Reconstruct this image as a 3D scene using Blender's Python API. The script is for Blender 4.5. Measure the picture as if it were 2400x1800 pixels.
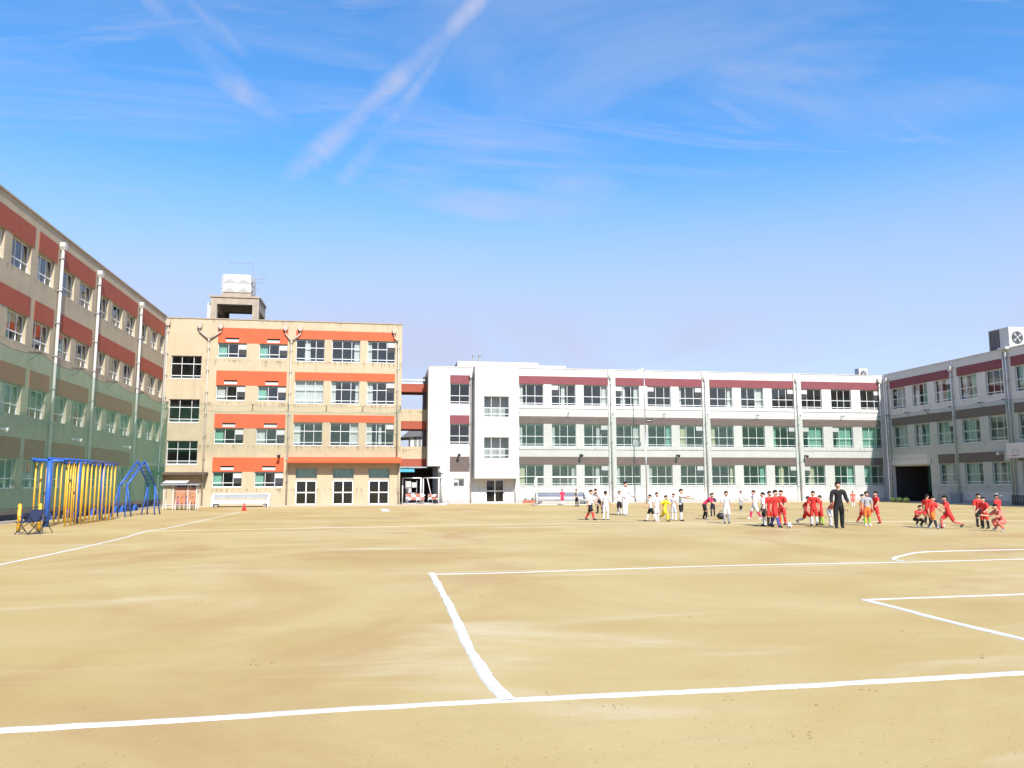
import bpy, bmesh, math, random
from mathutils import Vector, Matrix
import numpy as np
random.seed(7); rng = random.Random(11)
R = math.radians
scene = bpy.context.scene
for o in list(bpy.data.objects): bpy.data.objects.remove(o)
col = scene.collection

# ------------------------------------------------------------------ camera
FPX, HC = 1880.0, 1.65                       # focal length in pixels of the 2400 px wide photo, eye height
pitch = math.atan(234/FPX); yaw = math.atan(308/math.hypot(FPX, 234)); roll = R(0.1)
Fw = Vector((math.sin(yaw)*math.cos(pitch), math.cos(yaw)*math.cos(pitch), math.sin(pitch)))
Rt = Vector((math.cos(yaw), -math.sin(yaw), 0)); Up = Rt.cross(Fw)
Rt, Up = Rt*math.cos(roll)-Up*math.sin(roll), Up*math.cos(roll)+Rt*math.sin(roll)
cd = bpy.data.cameras.new('camera'); cam = bpy.data.objects.new('camera', cd); col.objects.link(cam)
cd.sensor_width = 36; cd.lens = 36*FPX/2400; cd.clip_start = .1; cd.clip_end = 3000
M = Matrix((Rt, Up, -Fw)).transposed().to_4x4(); M.translation = (0, 0, HC); cam.matrix_world = M
scene.camera = cam
def ray(x, y): return Fw*FPX + Rt*(x-1200) + Up*(900-y)
def G(x, y, z=0):                            # a photo pixel to the point of the ground it shows
    r = ray(x, y); t = (z-HC)/r.z; return Vector((r.x*t, r.y*t, z))

# ------------------------------------------------------------------ render, sky, sun
scene.render.engine = 'CYCLES'
scene.view_settings.view_transform = 'Standard'; scene.view_settings.look = 'None'
scene.view_settings.exposure = 0.85; scene.view_settings.gamma = 1
scene.cycles.max_bounces = 6; scene.cycles.diffuse_bounces = 3; scene.cycles.glossy_bounces = 3
scene.cycles.transparent_max_bounces = 12; scene.cycles.transmission_bounces = 4
scene.cycles.caustics_reflective = False; scene.cycles.caustics_refractive = False
SUN = Vector((.20, -1, .95)).normalized()
sd = bpy.data.lights.new('sun', 'SUN'); sd.energy = 4.2; sd.angle = R(.53); sd.color = (1, .955, .88)
so = bpy.data.objects.new('sun', sd); col.objects.link(so); so.location = (0, -20, 40)
so.rotation_euler = (-SUN).to_track_quat('-Z', 'Y').to_euler()
w = bpy.data.worlds.new('World'); scene.world = w; w.use_nodes = True
nt = w.node_tree; N = nt.nodes; L = nt.links; N.clear()
def nn(t, **k):
    n = N.new(t)
    for a, b in k.items(): setattr(n, a, b)
    return n
def mth(op, a, b=None, c=None, clamp=False):
    n = nn('ShaderNodeMath', operation=op); n.use_clamp = clamp
    for i, v in enumerate((a, b, c)):
        if v is None: continue
        if isinstance(v, (int, float)): n.inputs[i].default_value = v
        else: L.new(v, n.inputs[i])
    return n.outputs[0]
sky = nn('ShaderNodeTexSky', sky_type='NISHITA'); sky.sun_disc = False
sky.sun_elevation = math.asin(SUN.z); sky.sun_rotation = math.atan2(SUN.x, SUN.y)
sky.air_density = 1.0; sky.dust_density = .35; sky.ozone_density = 2.2; sky.altitude = 0
hs = nn('ShaderNodeHueSaturation'); hs.inputs['Saturation'].default_value = 1.36; hs.inputs['Value'].default_value = 1.15
L.new(sky.outputs[0], hs.inputs['Color'])
tc = nn('ShaderNodeTexCoord'); sx = nn('ShaderNodeSeparateXYZ'); L.new(tc.outputs['Generated'], sx.inputs[0])
zc = mth('ADD', mth('MAXIMUM', sx.outputs[2], 0), .12)
px = mth('DIVIDE', sx.outputs[0], zc); py = mth('DIVIDE', sx.outputs[1], zc)   # the cloud deck seen from below
cb = nn('ShaderNodeCombineXYZ'); L.new(px, cb.inputs[0]); L.new(py, cb.inputs[1])
def deck(x, y):
    r = ray(x, y).normalized(); k = max(r.z, 0)+.12; return (r.x/k, r.y/k)
def noise(scale, detail, sc=(1, 1, 1), rot=0, dist=0, rough=.55, loc=(0, 0, 0)):
    mp = nn('ShaderNodeMapping'); mp.inputs['Scale'].default_value = sc; mp.inputs['Rotation'].default_value = (0, 0, rot)
    mp.inputs['Location'].default_value = loc
    L.new(cb.outputs[0], mp.inputs[0]); n = nn('ShaderNodeTexNoise'); n.inputs['Scale'].default_value = scale
    n.inputs['Detail'].default_value = detail; n.inputs['Distortion'].default_value = dist; n.inputs['Roughness'].default_value = rough
    L.new(mp.outputs[0], n.inputs['Vector']); return n.outputs[0]
def ramp(v, a, b, lo=0, hi=1):
    n = nn('ShaderNodeMapRange'); n.interpolation_type = 'SMOOTHSTEP'
    L.new(v, n.inputs[0]); n.inputs[1].default_value = a; n.inputs[2].default_value = b
    n.inputs[3].default_value = lo; n.inputs[4].default_value = hi; return n.outputs[0]
fine = noise(6, 5, (1, .5, 1), R(25), 1.2, .62)
ragged = noise(2.2, 4, (1, 1, 1), 0, .8, .6)
cirr = mth('MULTIPLY', ramp(noise(1.1, 6, (.55, 1.5, 1), R(-14), 1.1, .6), .38, .74), ramp(noise(.7, 3, (1, 1, 1), 0, .4), .3, .62))
cirr2 = mth('MULTIPLY', ramp(noise(2.6, 6, (.35, 1.7, 1), R(12), 1.6, .66, (3, 1, 0)), .45, .85), .5)
veil = ramp(sx.outputs[2], .43, .15)
broad = mth('MULTIPLY', ramp(noise(.8, 6, (.6, 1.2, 1), R(20), 1.4, .6, (5, 2, 0)), .42, .75), .55)
veil = mth('MULTIPLY', veil, ramp(noise(.55, 4, (1, .8, 1), 0, .6), .25, .6, .72, 1))
cl = mth('MAXIMUM', mth('MULTIPLY', cirr, .75), mth('MULTIPLY', cirr2, 1.05))
cl = mth('MAXIMUM', mth('MAXIMUM', mth('MAXIMUM', cl, broad), .07), mth('MULTIPLY', veil, .97))
wob = mth('MULTIPLY', mth('SUBTRACT', ragged, .5), .16)
def trail(a, mid, b, wa, wb, amt):             # a spread-out contrail lying in the cloud deck, slightly bent
    global cl
    (ax, ay), (mx_, my_), (bx, by) = deck(*a), deck(*mid), deck(*b); l = math.hypot(bx-ax, by-ay); th = math.atan2(by-ay, bx-ax)
    c_, s_ = math.cos(-th), math.sin(-th); bend = (s_*(mx_-ax)+c_*(my_-ay)); tm = c_*(mx_-ax)-s_*(my_-ay); k = bend/(tm*(l-tm))
    mp = nn('ShaderNodeMapping'); mp.inputs['Rotation'].default_value = (0, 0, -th); mp.inputs['Location'].default_value = (-(c_*ax-s_*ay), -(s_*ax+c_*ay), 0)
    L.new(cb.outputs[0], mp.inputs[0]); sp = nn('ShaderNodeSeparateXYZ'); L.new(mp.outputs[0], sp.inputs[0]); t, y = sp.outputs[0], sp.outputs[1]
    d = mth('ABSOLUTE', mth('ADD', mth('SUBTRACT', y, mth('MULTIPLY', mth('MULTIPLY', t, k), mth('SUBTRACT', l, t))), mth('MULTIPLY', wob, .22)))
    q = mth('DIVIDE', d, mth('MAXIMUM', mth('MULTIPLY_ADD', t, (wb-wa)/l, wa), .005))
    f = mth('MULTIPLY', ramp(q, 1, 0), mth('MULTIPLY', ramp(t, l*1.05, l*.6), amt))
    cl = mth('MAXIMUM', cl, mth('MULTIPLY', f, wisp))
wisp = ramp(fine, .2, .8, .15, 1.15)
trail((1180, -60), (860, 255), (600, 480), .035, .075, .72)
trail((1010, 155), (870, 350), (735, 510), .025, .075, .52)
trail((300, -60), (510, 165), (740, 330), .035, .085, .66)
trail((410, -60), (500, 60), (620, 160), .035, .06, .42)
trail((770, 480), (870, 484), (985, 487), .05, .025, .4)
mx = nn('ShaderNodeMix', data_type='RGBA'); L.new(cl, mx.inputs[0]); L.new(hs.outputs[0], mx.inputs[6]); mx.inputs[7].default_value = (2.55, 2.72, 3.65, 1)
bg = nn('ShaderNodeBackground'); bg.inputs[1].default_value = .13; L.new(mx.outputs[2], bg.inputs[0])
wo = nn('ShaderNodeOutputWorld'); L.new(bg.outputs[0], wo.inputs[0])

# ------------------------------------------------------------------ materials
def mat(name, c, rough=.75, var=.12, scale=3, bump=0, bscale=40, streak=0, dirt=(.12, .10, .08), metal=0, spec=.4, drip=None):
    m = bpy.data.materials.get(name)
    if m: return m
    m = bpy.data.materials.new(name); m.use_nodes = True; t = m.node_tree; b = t.nodes['Principled BSDF']
    b.inputs['Roughness'].default_value = rough; b.inputs['Metallic'].default_value = metal
    b.inputs['Specular IOR Level'].default_value = spec
    tcx = t.nodes.new('ShaderNodeTexCoord'); geo = t.nodes.new('ShaderNodeNewGeometry')
    n = t.nodes.new('ShaderNodeTexNoise'); n.inputs['Scale'].default_value = scale; n.inputs['Detail'].default_value = 6
    t.links.new(geo.outputs['Position'], n.inputs['Vector'])
    mr = t.nodes.new('ShaderNodeMapRange'); t.links.new(n.outputs[0], mr.inputs[0])
    mr.inputs[1].default_value = .25; mr.inputs[2].default_value = .75; mr.inputs[3].default_value = 1-var; mr.inputs[4].default_value = 1+var
    mu = t.nodes.new('ShaderNodeVectorMath'); mu.operation = 'SCALE'; mu.inputs[0].default_value = c[:3]
    t.links.new(mr.outputs[0], mu.inputs['Scale']); out = mu.outputs[0]
    if streak:
        mp = t.nodes.new('ShaderNodeMapping'); mp.inputs['Scale'].default_value = (1.3, 1.3, .10)
        t.links.new(geo.outputs['Position'], mp.inputs[0])
        n2 = t.nodes.new('ShaderNodeTexNoise'); n2.inputs['Scale'].default_value = 2.6; n2.inputs['Detail'].default_value = 8; n2.inputs['Roughness'].default_value = .65
        t.links.new(mp.outputs[0], n2.inputs['Vector'])
        n3 = t.nodes.new('ShaderNodeTexNoise'); n3.inputs['Scale'].default_value = .55; n3.inputs['Detail'].default_value = 3
        t.links.new(geo.outputs['Position'], n3.inputs['Vector'])
        a = t.nodes.new('ShaderNodeMapRange'); a.inputs[1].default_value = .5; a.inputs[2].default_value = .8; t.links.new(n2.outputs[0], a.inputs[0])
        b2 = t.nodes.new('ShaderNodeMapRange'); b2.inputs[1].default_value = .4; b2.inputs[2].default_value = .7; t.links.new(n3.outputs[0], b2.inputs[0])
        k = t.nodes.new('ShaderNodeMath'); k.operation = 'MULTIPLY'; t.links.new(a.outputs[0], k.inputs[0]); t.links.new(b2.outputs[0], k.inputs[1])
        k2 = t.nodes.new('ShaderNodeMath'); k2.operation = 'MULTIPLY'; t.links.new(k.outputs[0], k2.inputs[0]); k2.inputs[1].default_value = streak
        mi = t.nodes.new('ShaderNodeMix'); mi.data_type = 'RGBA'; t.links.new(k2.outputs[0], mi.inputs[0]); t.links.new(out, mi.inputs[6]); mi.inputs[7].default_value = (*dirt, 1)
        out = mi.outputs[2]
    if drip:                                    # run-off stains below the sill line of every storey: (sill height, storey height, amount)
        def M_(op, a, b3=None, cl=False):
            q = t.nodes.new('ShaderNodeMath'); q.operation = op; q.use_clamp = cl
            for i, v in enumerate((a, b3)):
                if v is None: continue
                if isinstance(v, (int, float)): q.inputs[i].default_value = v
                else: t.links.new(v, q.inputs[i])
            return q.outputs[0]
        sp = t.nodes.new('ShaderNodeSeparateXYZ'); t.links.new(geo.outputs['Position'], sp.inputs[0])
        fr = M_('FRACT', M_('DIVIDE', M_('SUBTRACT', drip[0]+8*drip[1], sp.outputs[2]), drip[1]))
        mp = t.nodes.new('ShaderNodeMapping'); mp.inputs['Scale'].default_value = (1, 1, .05); t.links.new(geo.outputs['Position'], mp.inputs[0])
        n4 = t.nodes.new('ShaderNodeTexNoise'); n4.inputs['Scale'].default_value = 5.5; n4.inputs['Detail'].default_value = 5; n4.inputs['Roughness'].default_value = .6; t.links.new(mp.outputs[0], n4.inputs['Vector'])
        n5 = t.nodes.new('ShaderNodeTexNoise'); n5.inputs['Scale'].default_value = .9; n5.inputs['Detail'].default_value = 2; t.links.new(mp.outputs[0], n5.inputs['Vector'])
        ln_ = M_('MULTIPLY', M_('SUBTRACT', n5.outputs[0], .3, True), .55)
        fall = M_('SUBTRACT', 1, M_('DIVIDE', fr, M_('MAXIMUM', ln_, .02)), True)
        st = M_('MULTIPLY', M_('SUBTRACT', n4.outputs[0], .48, True), 8.0, True)
        k3 = M_('MULTIPLY', M_('MULTIPLY', st, fall), drip[2], True)
        mi = t.nodes.new('ShaderNodeMix'); mi.data_type = 'RGBA'; t.links.new(k3, mi.inputs[0]); t.links.new(out, mi.inputs[6]); mi.inputs[7].default_value = (*dirt, 1); out = mi.outputs[2]
    t.links.new(out, b.inputs['Base Color'])
    if bump:
        nb = t.nodes.new('ShaderNodeTexNoise'); nb.inputs['Scale'].default_value = bscale; nb.inputs['Detail'].default_value = 4
        t.links.new(geo.outputs['Position'], nb.inputs['Vector'])
        bu = t.nodes.new('ShaderNodeBump'); bu.inputs['Strength'].default_value = bump; bu.inputs['Distance'].default_value = .01
        t.links.new(nb.outputs[0], bu.inputs['Height']); t.links.new(bu.outputs[0], b.inputs['Normal'])
    return m
def glass_mat(name, tint, refl=1.5, through=.6):
    m = bpy.data.materials.new(name); m.use_nodes = True; t = m.node_tree; t.nodes.clear()
    tr = t.nodes.new('ShaderNodeBsdfTransparent'); tr.inputs[0].default_value = (tint[0]*through, tint[1]*through, tint[2]*through, 1)
    gl = t.nodes.new('ShaderNodeBsdfGlossy'); gl.inputs['Roughness'].default_value = .03
    geo = t.nodes.new('ShaderNodeNewGeometry')
    n = t.nodes.new('ShaderNodeTexNoise'); n.inputs['Scale'].default_value = .8; t.links.new(geo.outputs['Position'], n.inputs['Vector'])
    bu = t.nodes.new('ShaderNodeBump'); bu.inputs['Strength'].default_value = .12; bu.inputs['Distance'].default_value = .05
    t.links.new(n.outputs[0], bu.inputs['Height']); t.links.new(bu.outputs[0], gl.inputs['Normal'])
    lw_ = t.nodes.new('ShaderNodeLayerWeight'); pw_ = t.nodes.new('ShaderNodeMath'); pw_.operation = 'POWER'; t.links.new(lw_.outputs['Facing'], pw_.inputs[0]); pw_.inputs[1].default_value = 5
    fr = t.nodes.new('ShaderNodeMath'); fr.operation = 'MULTIPLY_ADD'; t.links.new(pw_.outputs[0], fr.inputs[0]); r0 = ((refl-1)/(refl+1))**2; fr.inputs[1].default_value = 1-r0; fr.inputs[2].default_value = r0
    mi = t.nodes.new('ShaderNodeMixShader'); t.links.new(fr.outputs[0], mi.inputs[0]); t.links.new(tr.outputs[0], mi.inputs[1]); t.links.new(gl.outputs[0], mi.inputs[2])
    o = t.nodes.new('ShaderNodeOutputMaterial'); t.links.new(mi.outputs[0], o.inputs[0]); return m
MT = dict(
    beige=mat('beige plaster', (.445, .370, .248), .85, .07, 1.2, .25, 60, .55, (.17, .13, .085), drip=(11.28, 3.325, .85)),
    leftbeige=mat('old beige plaster', (.41, .35, .252), .85, .08, 1.2, .25, 60, .6, (.17, .145, .10), drip=(11.50, 3.345, .7)),
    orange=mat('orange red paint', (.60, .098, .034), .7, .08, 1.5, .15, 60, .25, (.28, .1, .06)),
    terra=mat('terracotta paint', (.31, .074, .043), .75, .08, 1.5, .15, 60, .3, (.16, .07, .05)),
    white=mat('white wall paint', (.55, .54, .515), .8, .04, 1.2, .2, 60, .2, (.30, .29, .265), drip=(8.40, 3.48, .6)),
    maroon=mat('maroon paint', (.195, .052, .062), .7, .08, 1.5, .15, 60, .2, (.12, .04, .04)),
    frame=mat('white aluminium', (.78, .79, .80), .45, .03, 6, spec=.5),
    pipe=mat('pale drainpipe', (.42, .37, .30), .5, .1, 4),
    pipew=mat('white drainpipe', (.50, .49, .46), .5, .08, 4),
    concrete=mat('weathered concrete', (.36, .30, .235), .9, .14, 2, .5, 50, .8, (.10, .075, .055)),
    plinth=mat('grey plinth', (.40, .385, .36), .9, .12, 2, .4, 50, .5, (.14, .13, .11)),
    dark=mat('void shade', (.035, .035, .037), .9, .05),
    room=mat('room grey', (.55, .55, .53), .9, .1, 1),
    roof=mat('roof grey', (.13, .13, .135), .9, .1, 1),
    curw=mat('white curtain', (.72, .72, .70), .9, .05), curc=mat('cream curtain', (.70, .66, .46), .9, .05), curg=mat('green curtain', (.30, .58, .46), .9, .05),
    ac=mat('appliance white', (.50, .50, .495), .5, .03), grille=mat('dark grille', (.06, .06, .065), .6, .1),
    steel=mat('galvanised steel', (.45, .46, .47), .4, .1, 8, metal=.7),
    blue=mat('blue enamel', (.028, .105, .42), .42, .12, 6), navy=mat('navy fabric', (.02, .03, .075), .85, .15, 20),
    yellow=mat('yellow enamel', (.72, .40, .035), .42, .12, 6), redc=mat('red plastic', (.62, .045, .05), .5, .06),
    whitep=mat('white enamel', (.76, .76, .77), .45, .06, 6), black=mat('black plastic', (.018, .018, .02), .5, .1),
    greyp=mat('grey panel', (.30, .31, .32), .6, .1), slate=mat('slate blue panel', (.16, .18, .25), .6, .1),
    cyan=mat('cyan tarpaulin', (.06, .34, .46), .6, .1), door=mat('brown door', (.42, .19, .10), .6, .12), bluedoor=mat('dark blue panel', (.03, .07, .12), .5, .1),
    net=mat('green netting cord', (.072, .255, .165), .8, .1), rope=mat('dark rope', (.05, .055, .05), .8, .1), netw=mat('white cord', (.7, .7, .7), .8, .05),
    browngrey=mat('brown grey paint', (.155, .086, .088), .7, .08, 1.5, .15, 60, .2, (.07, .05, .05)),
    chalk=mat('chalk', (.56, .56, .555), .95, .10, 30, .9, 60, .25, (.42, .36, .26)), terracotta=mat('terracotta pot', (.52, .13, .08), .7, .1), leaf=mat('plant leaf', (.05, .10, .03), .6, .3, 30),
    apron=mat('concrete apron', (.47, .405, .335), .9, .08, 1.5, .4, 40), kerb=mat('kerb stone', (.52, .49, .44), .9, .12, 3, .4, 40),
    glass=glass_mat('window glass', (.95, .98, .97), 1.72, .92), glassd=glass_mat('dark door glass', (.88, .94, .93), 1.6, .74),
)
# sand
def sand():
    m = bpy.data.materials.new('yard sand'); m.use_nodes = True; t = m.node_tree; b = t.nodes['Principled BSDF']; b.inputs['Roughness'].default_value = .95
    b.inputs['Specular IOR Level'].default_value = .15
    geo = t.nodes.new('ShaderNodeNewGeometry')
    def nz(scale, det, sc=(1, 1, 1), rot=0, rough=.5, dist=0):
        mp = t.nodes.new('ShaderNodeMapping'); mp.inputs['Scale'].default_value = sc; mp.inputs['Rotation'].default_value = (0, 0, rot); t.links.new(geo.outputs['Position'], mp.inputs[0])
        n = t.nodes.new('ShaderNodeTexNoise'); n.inputs['Scale'].default_value = scale; n.inputs['Detail'].default_value = det; n.inputs['Roughness'].default_value = rough; n.inputs['Distortion'].default_value = dist
        t.links.new(mp.outputs[0], n.inputs['Vector']); return n.outputs[0]
    def rm(v, a, c, lo=0, hi=1):
        r = t.nodes.new('ShaderNodeMapRange'); r.interpolation_type = 'SMOOTHSTEP'; t.links.new(v, r.inputs[0])
        for i, x in ((1, a), (2, c), (3, lo), (4, hi)): r.inputs[i].default_value = x
        return r.outputs[0]
    def mixc(f, a, c):
        k = t.nodes.new('ShaderNodeMix'); k.data_type = 'RGBA'; t.links.new(f, k.inputs[0])
        for i, v in ((6, a), (7, c)):
            if isinstance(v, tuple): k.inputs[i].default_value = (*v, 1)
            else: t.links.new(v, k.inputs[i])
        return k.outputs[2]
    def mul(a, c):
        k = t.nodes.new('ShaderNodeMath'); k.operation = 'MULTIPLY'; t.links.new(a, k.inputs[0])
        if isinstance(c, float): k.inputs[1].default_value = c
        else: t.links.new(c, k.inputs[1])
        return k.outputs[0]
    c = mixc(rm(nz(.22, 6, (1, 1.1, 1), .3, .6, .5), .34, .68), (.40, .292, .122), (.465, .364, .178))
    c = mixc(mul(rm(nz(.16, 5, (1, .7, 1), 1.1, .6, .8), .52, .70), .75), c, (.36, .225, .098))
    c = mixc(mul(rm(nz(.35, 5, (.35, 1.3, 1), .5, .6, 1.0), .54, .72), .8), c, (.52, .435, .285))
    c = mixc(mul(rm(nz(1.4, 6, (.5, 1.6, 1), -.2, .65, .6), .5, .8), .35), c, (.35, .25, .115))
    c = mixc(mul(rm(nz(70, 5, rough=.75), .48, .72), .42), c, (.30, .23, .125))
    c = mixc(mul(rm(nz(14, 4, rough=.7), .58, .78), .5), c, (.29, .20, .10))
    t.links.new(c, b.inputs['Base Color'])
    bu = t.nodes.new('ShaderNodeBump'); bu.inputs['Strength'].default_value = .5; bu.inputs['Distance'].default_value = .012
    ad = t.nodes.new('ShaderNodeMath'); ad.operation = 'ADD'; t.links.new(nz(60, 5, rough=.7), ad.inputs[0]); t.links.new(nz(6, 4), ad.inputs[1])
    t.links.new(ad.outputs[0], bu.inputs['Height']); t.links.new(bu.outputs[0], b.inputs['Normal']); return m
MT['sand'] = sand()

# ------------------------------------------------------------------ mesh helpers
class MB:
    def __init__(s): s.v = []; s.f = []
    def add(s, vs, fs):
        n = len(s.v); s.v += [tuple(v) for v in vs]; s.f += [tuple(i+n for i in f) for f in fs]; return s
    def box(s, a, b):
        x0, y0, z0 = a; x1, y1, z1 = b
        return s.add([(x, y, z) for z in (z0, z1) for y in (y0, y1) for x in (x0, x1)],
                     [(0, 2, 3, 1), (4, 5, 7, 6), (0, 1, 5, 4), (2, 6, 7, 3), (0, 4, 6, 2), (1, 3, 7, 5)])
    def tube(s, p, q, r0, r1=None, n=8, cap=True):
        p = Vector(p); q = Vector(q); r1 = r0 if r1 is None else r1; d = (q-p).normalized()
        a = d.orthogonal().normalized(); b = d.cross(a); vs = []
        for c, r in ((p, r0), (q, r1)):
            for i in range(n):
                t = 2*math.pi*(i+.5)/n; vs.append(c+(a*math.cos(t)+b*math.sin(t))*r)
        fs = [(i, (i+1) % n, n+(i+1) % n, n+i) for i in range(n)]
        if cap: fs += [tuple(range(n-1, -1, -1)), tuple(range(n, 2*n))]
        return s.add(vs, fs)
    def path(s, pts, r, n=8):
        for i in range(len(pts)-1): s.tube(pts[i], pts[i+1], r, n=n)
        return s
    def prism(s, poly, axis, a, b):            # closed polygon extruded along an axis
        n = len(poly); vs = []
        for k in (a, b):
            for (p, q) in poly: vs.append({0: (k, p, q), 1: (p, k, q), 2: (p, q, k)}[axis])
        return s.add(vs, [tuple(range(n))[::-1], tuple(range(n, 2*n))]+[(i, (i+1) % n, n+(i+1) % n, n+i) for i in range(n)])
    def ball(s, c, r, n=10, m=6, sc=(1, 1, 1)):
        vs = [(c[0], c[1], c[2]-r*sc[2])]
        for j in range(1, m):
            a = -math.pi/2+math.pi*j/m
            for i in range(n):
                t = 2*math.pi*i/n; vs.append((c[0]+r*sc[0]*math.cos(a)*math.cos(t), c[1]+r*sc[1]*math.cos(a)*math.sin(t), c[2]+r*sc[2]*math.sin(a)))
        vs.append((c[0], c[1], c[2]+r*sc[2])); fs = []
        for i in range(n): fs.append((0, 1+(i+1) % n, 1+i)); fs.append((len(vs)-1, len(vs)-1-n+i, len(vs)-1-n+(i+1) % n))
        for j in range(m-2):
            for i in range(n):
                a = 1+j*n+i; b = 1+j*n+(i+1) % n; fs.append((a, b, b+n, a+n))
        return s.add(vs, fs)
    def mesh(s, name, mats, org=(0, 0, 0), recalc=True, smooth=False, fmap=None):
        vs = s.v if fmap is None else [fmap(*v) for v in s.v]
        me = bpy.data.meshes.new(name); me.from_pydata([(x-org[0], y-org[1], z-org[2]) for x, y, z in vs], [], s.f)
        if recalc:
            bm = bmesh.new(); bm.from_mesh(me); bmesh.ops.recalc_face_normals(bm, faces=bm.faces); bm.to_mesh(me); bm.free()
        for m in (mats if isinstance(mats, (list, tuple)) else [mats]): me.materials.append(m)
        if smooth:
            for p in me.polygons: p.use_smooth = True
        me.update(); return me
W = {}
def tag(o, label=None, cat=None, group=None, kind=None):
    if label: o['label'] = label
    if cat: o['category'] = cat
    if group: o['group'] = group
    if kind: o['kind'] = kind
    return o
def place(name, me, parent=None, org=(0, 0, 0)):
    o = bpy.data.objects.new(name, me); col.objects.link(o); org = Vector(org)
    if parent is not None: o.parent = parent; o.location = org-W[parent]
    else: o.location = org
    W[o] = org; return o
def obj(name, mb, m, parent=None, org=None, smooth=False, recalc=True, fmap=None):
    if org is None:
        vs = mb.v if fmap is None else [fmap(*v) for v in mb.v]
        xs, ys, zs = zip(*vs); org = ((min(xs)+max(xs))/2, (min(ys)+max(ys))/2, min(zs))
    return place(name, mb.mesh(name, MT[m] if isinstance(m, str) else m, org, recalc, smooth, fmap), parent, org)
def empty(name, loc, label, cat, group=None):
    o = bpy.data.objects.new(name, None); col.objects.link(o); o.location = loc; o.empty_display_size = .3; W[o] = Vector(loc)
    return tag(o, label, cat, group)
def sub(name, mb, m, parent, smooth=False):    # a part built in its thing's own local space
    o = bpy.data.objects.new(name, mb.mesh(name, MT[m] if isinstance(m, str) else m, smooth=smooth)); col.objects.link(o); o.parent = parent; return o

YB, YW, XL, XR = 64.5, 68.0, -16.6, 46.3
class Fac:                                     # a facade: u along it, d out of it towards the yard, z up
    def __init__(s, kind, at): s.kind = kind; s.at = at
    def P(s, u, d, z):
        if s.kind == 'B': return (u, s.at-d, z)
        if s.kind == 'L': return (s.at+d, u, z)
        return (s.at-d, u, z)
    def L(s, u, d, z):
        if s.kind == 'B': return (u, -d, z)
        if s.kind == 'L': return (d, u, z)
        return (-d, u, z)
FB, FW, FL, FR = Fac('B', YB), Fac('B', YW), Fac('L', XL), Fac('R', XR)
FT = Fac('B', YW-1.2)
def fobj(F, name, mb, m, parent, smooth=False): return obj(name, mb, m, parent, fmap=F.P, smooth=smooth)
def wall(F, u0, u1, z0, z1, holes, t=.22, d0=0.0):
    us = sorted({u0, u1} | {x for h in holes for x in h[:2] if u0 < x < u1}); zs = sorted({z0, z1} | {x for h in holes for x in h[2:] if z0 < x < z1})
    def solid(i, j):
        if i < 0 or j < 0 or i >= len(us)-1 or j >= len(zs)-1: return False
        cu = (us[i]+us[i+1])/2; cz = (zs[j]+zs[j+1])/2
        return not any(h[0] < cu < h[1] and h[2] < cz < h[3] for h in holes)
    mb = MB(); idx = {}
    def v(i, j, k):
        if (i, j, k) not in idx: idx[i, j, k] = len(mb.v); mb.v.append((us[i], d0-k*t, zs[j]))
        return idx[i, j, k]
    for i in range(len(us)-1):
        for j in range(len(zs)-1):
            if not solid(i, j): continue
            mb.f.append((v(i, j, 0), v(i+1, j, 0), v(i+1, j+1, 0), v(i, j+1, 0)))
            mb.f.append((v(i, j, 1), v(i, j+1, 1), v(i+1, j+1, 1), v(i+1, j, 1)))
            if not solid(i-1, j): mb.f.append((v(i, j, 0), v(i, j+1, 0), v(i, j+1, 1), v(i, j, 1)))
            if not solid(i+1, j): mb.f.append((v(i+1, j, 0), v(i+1, j, 1), v(i+1, j+1, 1), v(i+1, j+1, 0)))
            if not solid(i, j-1): mb.f.append((v(i, j, 0), v(i, j, 1), v(i+1, j, 1), v(i+1, j, 0)))
            if not solid(i, j+1): mb.f.append((v(i, j+1, 0), v(i+1, j+1, 0), v(i+1, j+1, 1), v(i, j+1, 1)))
    return mb
cache = {}
def cached(key, fn):
    if key not in cache: cache[key] = fn()
    return cache[key]
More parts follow.
